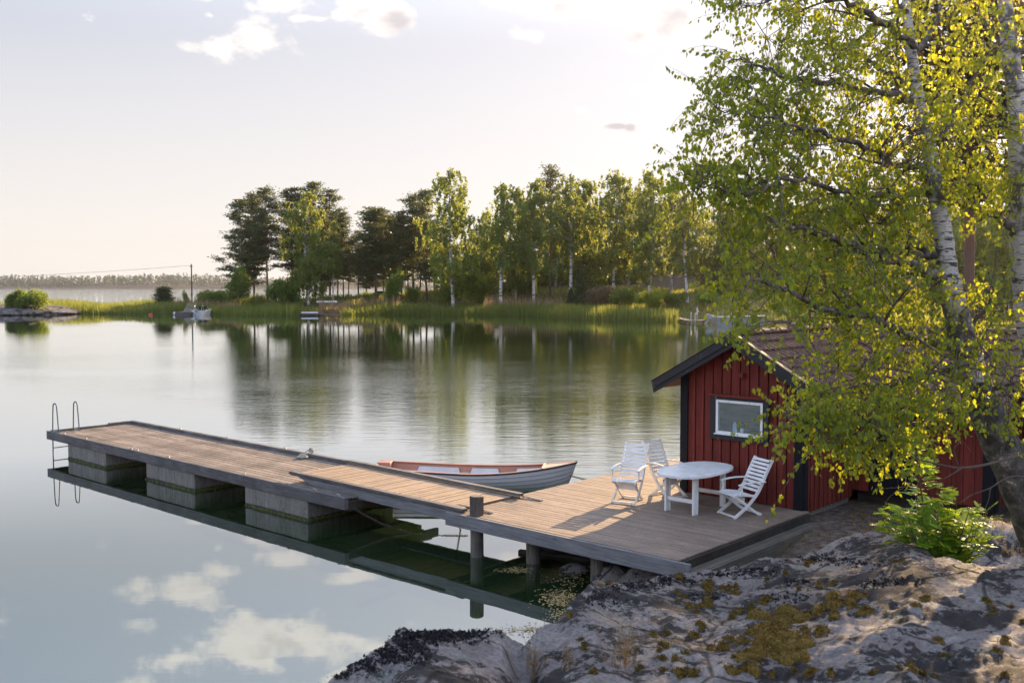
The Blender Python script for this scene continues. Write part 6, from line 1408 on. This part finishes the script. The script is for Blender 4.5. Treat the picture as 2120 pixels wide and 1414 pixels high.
# bare branch reaching in from the right
bb_ = tag(empty('bare_branch', at(2125,905,9.0)), 'bare grey forked branch reaching in front of the boathouse wall', 'branch'); m = MB(); b0 = np.array(at(2125,905,9.0))
for P, r0, r1 in (([(2190,925,9.2),(2125,940,9.1),(2040,962,9.0),(1985,968,8.9),(1930,958,8.8),(1880,945,8.7)], .018, .005), ([(1995,966,8.9),(1965,985,8.8),(1945,995,8.8)], .007, .003), ([(1985,968,8.9),(1975,930,8.8),(1990,910,8.8),(1960,905,8.7),(1925,915,8.7)], .007, .002), ([(2190,1000,9.2),(2100,985,9.0),(2050,1010,8.9),(2010,1025,8.9),(1990,1040,8.8)], .008, .002), ([(2050,1010,8.9),(2045,1040,8.9),(2025,1075,8.9)], .005, .002), ([(1870,1010,8.9),(1840,1030,8.9),(1828,1060,8.9)], .004, .002), ([(1900,1005,8.9),(1870,1008,8.9),(1825,1012,8.9)], .004, .002),([(1990,910,8.8),(2010,935,8.85)], .003,.002)):
    m.tube([tuple(p-b0) for p in limb_pts(P, 4)], np.linspace(r0, r1, len(limb_pts(P, 4))), 6)
m.build('wood', M['twig'], bb_, True)
# ================================================================ young rowan in the dip of the rock
def rowan(px, d, zb, lb, seed=9):
    g = np.random.default_rng(seed); x = X_at(px, d); o = tag(empty('rowan_bush', (x, d, zb)), lb, 'bush'); st = MB(); C_, T_, N_, S_ = [], [], [], []
    def frond(p, d_, L_):
        d_ = d_/np.linalg.norm(d_); side = np.cross(d_, [0,0,1.]); side /= np.linalg.norm(side)+1e-6; up = np.cross(side, d_); roll = g.normal(0, .35); side = side*math.cos(roll)+up*math.sin(roll); up = np.cross(side, d_)
        st.tube([tuple(p), tuple(p+d_*L_*.5-np.array([0,0,.006])), tuple(p+d_*L_-np.array([0,0,.03]))], [.002,.0015,.001], 3, caps=False)
        for i in range(7):
            f = .25+.72*i/6; c = p + d_*L_*f - np.array([0,0,.05*f*f]); ll = .044*(1-.35*abs(f-.6))*g.uniform(.85,1.1)
            for s in (-1, 1):
                t = side*s*.92 + d_*.40 - np.array([0,0,.05]); t /= np.linalg.norm(t); C_.append(c+t*ll); T_.append(t); N_.append(up+g.normal(0,.25,3)); S_.append(ll)
        C_.append(p+d_*(L_+.02)-np.array([0,0,.035])); T_.append(d_-np.array([0,0,.2])); N_.append(up); S_.append(.026)
    for k in range(62):
        a = g.random()*6.283; sp = g.random()**.6; H_ = g.uniform(.6, 1.25)*(1-.30*sp); tall = k < 3
        if tall: a = math.pi*.95+g.normal(0,.2); sp = .45; H_ = 1.62+.1*g.random()
        top = np.array([.60*sp*math.cos(a), .5*sp*math.sin(a), H_]); pts = [np.array([.05*math.cos(a), .05*math.sin(a), -.1]), top*np.array([.45,.45,.4]), top*np.array([.8,.8,.75]), top]
        st.tube([tuple(q) for q in pts], [.008,.006,.004,.002], 5)
        nf = 12
        for i in range(nf):
            f = (i+1)/nf if not tall else .62+.38*(i+1)/nf; f = max(f, .16); q = pts[0] + (top-pts[0])*f*np.array([f**.2, f**.2, 1]); b = g.random()*6.283
            frond(q, np.array([math.cos(b), math.sin(b), g.uniform(.15,.8)]), g.uniform(.14,.22))
    st.build('stems', M['twig'], o); V_, F_ = quads(C_, T_, N_, np.array(S_), np.array(S_)*.36); rn = np.repeat(np.clip(g.normal(.5,.25,len(F_)//15+1),0,1), 15)[:len(F_)]
    fastmesh('leaves', V_, F_, M['rowan_leaf'], o, rn); return o
rowan(1952, 10.35, rocks(X_at(1952,10.35), 10.35)-.03, 'bright green young rowan bush growing behind the rock crest')
# dry plants and tufts
def tuft(px, py, n, h, lb, mat='dry_plant', spread=.18, name='dry_plant', d=None, heads=True, seed=1):
    g = np.random.default_rng(seed); p = onrock(px, py) if d is None else Vector((X_at(px, d), d, max(rocks(X_at(px, d), d), ghs(X_at(px, d), d)))); 
    if p is None: return
    o = tag(empty(name, p), lb, 'plant'); st = MB(); hd = MB()
    for k in range(n):
        a = g.random()*6.28; r_ = g.random()*spread; hh = h*g.uniform(.5,1.1); q0 = Vector((r_*math.cos(a), r_*math.sin(a)*.6, -.05)); q2 = q0+Vector((g.normal(0,.12)*h, g.normal(0,.12)*h, hh)); st.tube([q0, q0.lerp(q2,.5)+Vector((g.normal(0,.01),0,0)), q2], [.0022,.0018,.001], 3, caps=False)
        if heads:
            for i in range(10):
                f = g.uniform(.45,1); c = q0.lerp(q2, f)+Vector((g.normal(0,.012),g.normal(0,.012),0)); s = g.uniform(.004,.010); e = Vector(rdir(1,g)[0]); e2 = e.orthogonal().normalized(); hd.add([c-e*s, c+e2*s*.6, c+e*s, c-e2*s*.6], [(0,1,2,3)], g.random())
    st.add(hd.v, hd.f) if hd.v else None
    st.build('stalks', M[mat], o)
tuft(1112,1404,16,.34,'yellow dry flower stalks in the cleft between the two rock lobes', spread=.09, seed=2)
tuft(1175,1392,9,.24,'thin dry stalks just right of the cleft in the rock', spread=.12, seed=3)
tuft(1288,1380,26,.34,'faded brown seed stalks on the main rock right of the cleft', spread=.13, seed=4)
tuft(1640,1330,14,.12,'short straw tuft beside the biggest moss cushion', spread=.2, seed=5, heads=False)
tuft(2060,1150,40,.34,'reddish yellow dry herbs right of the rowan bush', spread=.35, d=10.4, seed=6)
tuft(2110,1160,34,.5,'brown dry herbs at the right edge behind the rock crest', spread=.3, d=10.6, seed=7)
tuft(1560,1140,30,.16,'sparse dry grass beside the deck step', spread=.5, d=15.4, seed=8, heads=False)
for (px, py, d, hh, sd_) in ((1136,1240,12.9,.42,1),(1170,1240,12.6,.30,2),(1195,1230,12.7,.26,3)):
    q = Vector((X_at(px, d), d, -.05)); o = tag(empty('reed_stem', q), {1:'bent dry reed stem standing alone in the dark water',2:'short leaning reed stem beside the rock bank',3:'shortest reed stem nearest the rock'}[sd_], 'reed'); m = MB(); m.tube([(0,0,-.1),(-.01*sd_,0,hh*.5),(-.07,0.02,hh)], [.005,.004,.002], 5); m.build('stem', M['straw'], o)
gp = []
g = np.random.default_rng(12)
for k in range(5200):
    u = g.uniform(-7.5, -2.0); v = g.uniform(11.0, 18.4); w_ = W(u, v)
    if sdist(np.array([w_.x]), np.array([w_.y]))[0] > .2: gp.append((w_.x, w_.y, max(ghs(w_.x, w_.y), rocks(w_.x, w_.y) if w_.y < 16 else -9)-.01))
gp = [p for p in gp if mnoise.noise(Vector((p[0]*.9, p[1]*.9, 0))) > -.12]
blades('dry_grass', gp, .04, .13, .006, .012, 'dry_plant', 'thin dry grass on the trodden ground beside the boathouse', 9, .9, 'grass')
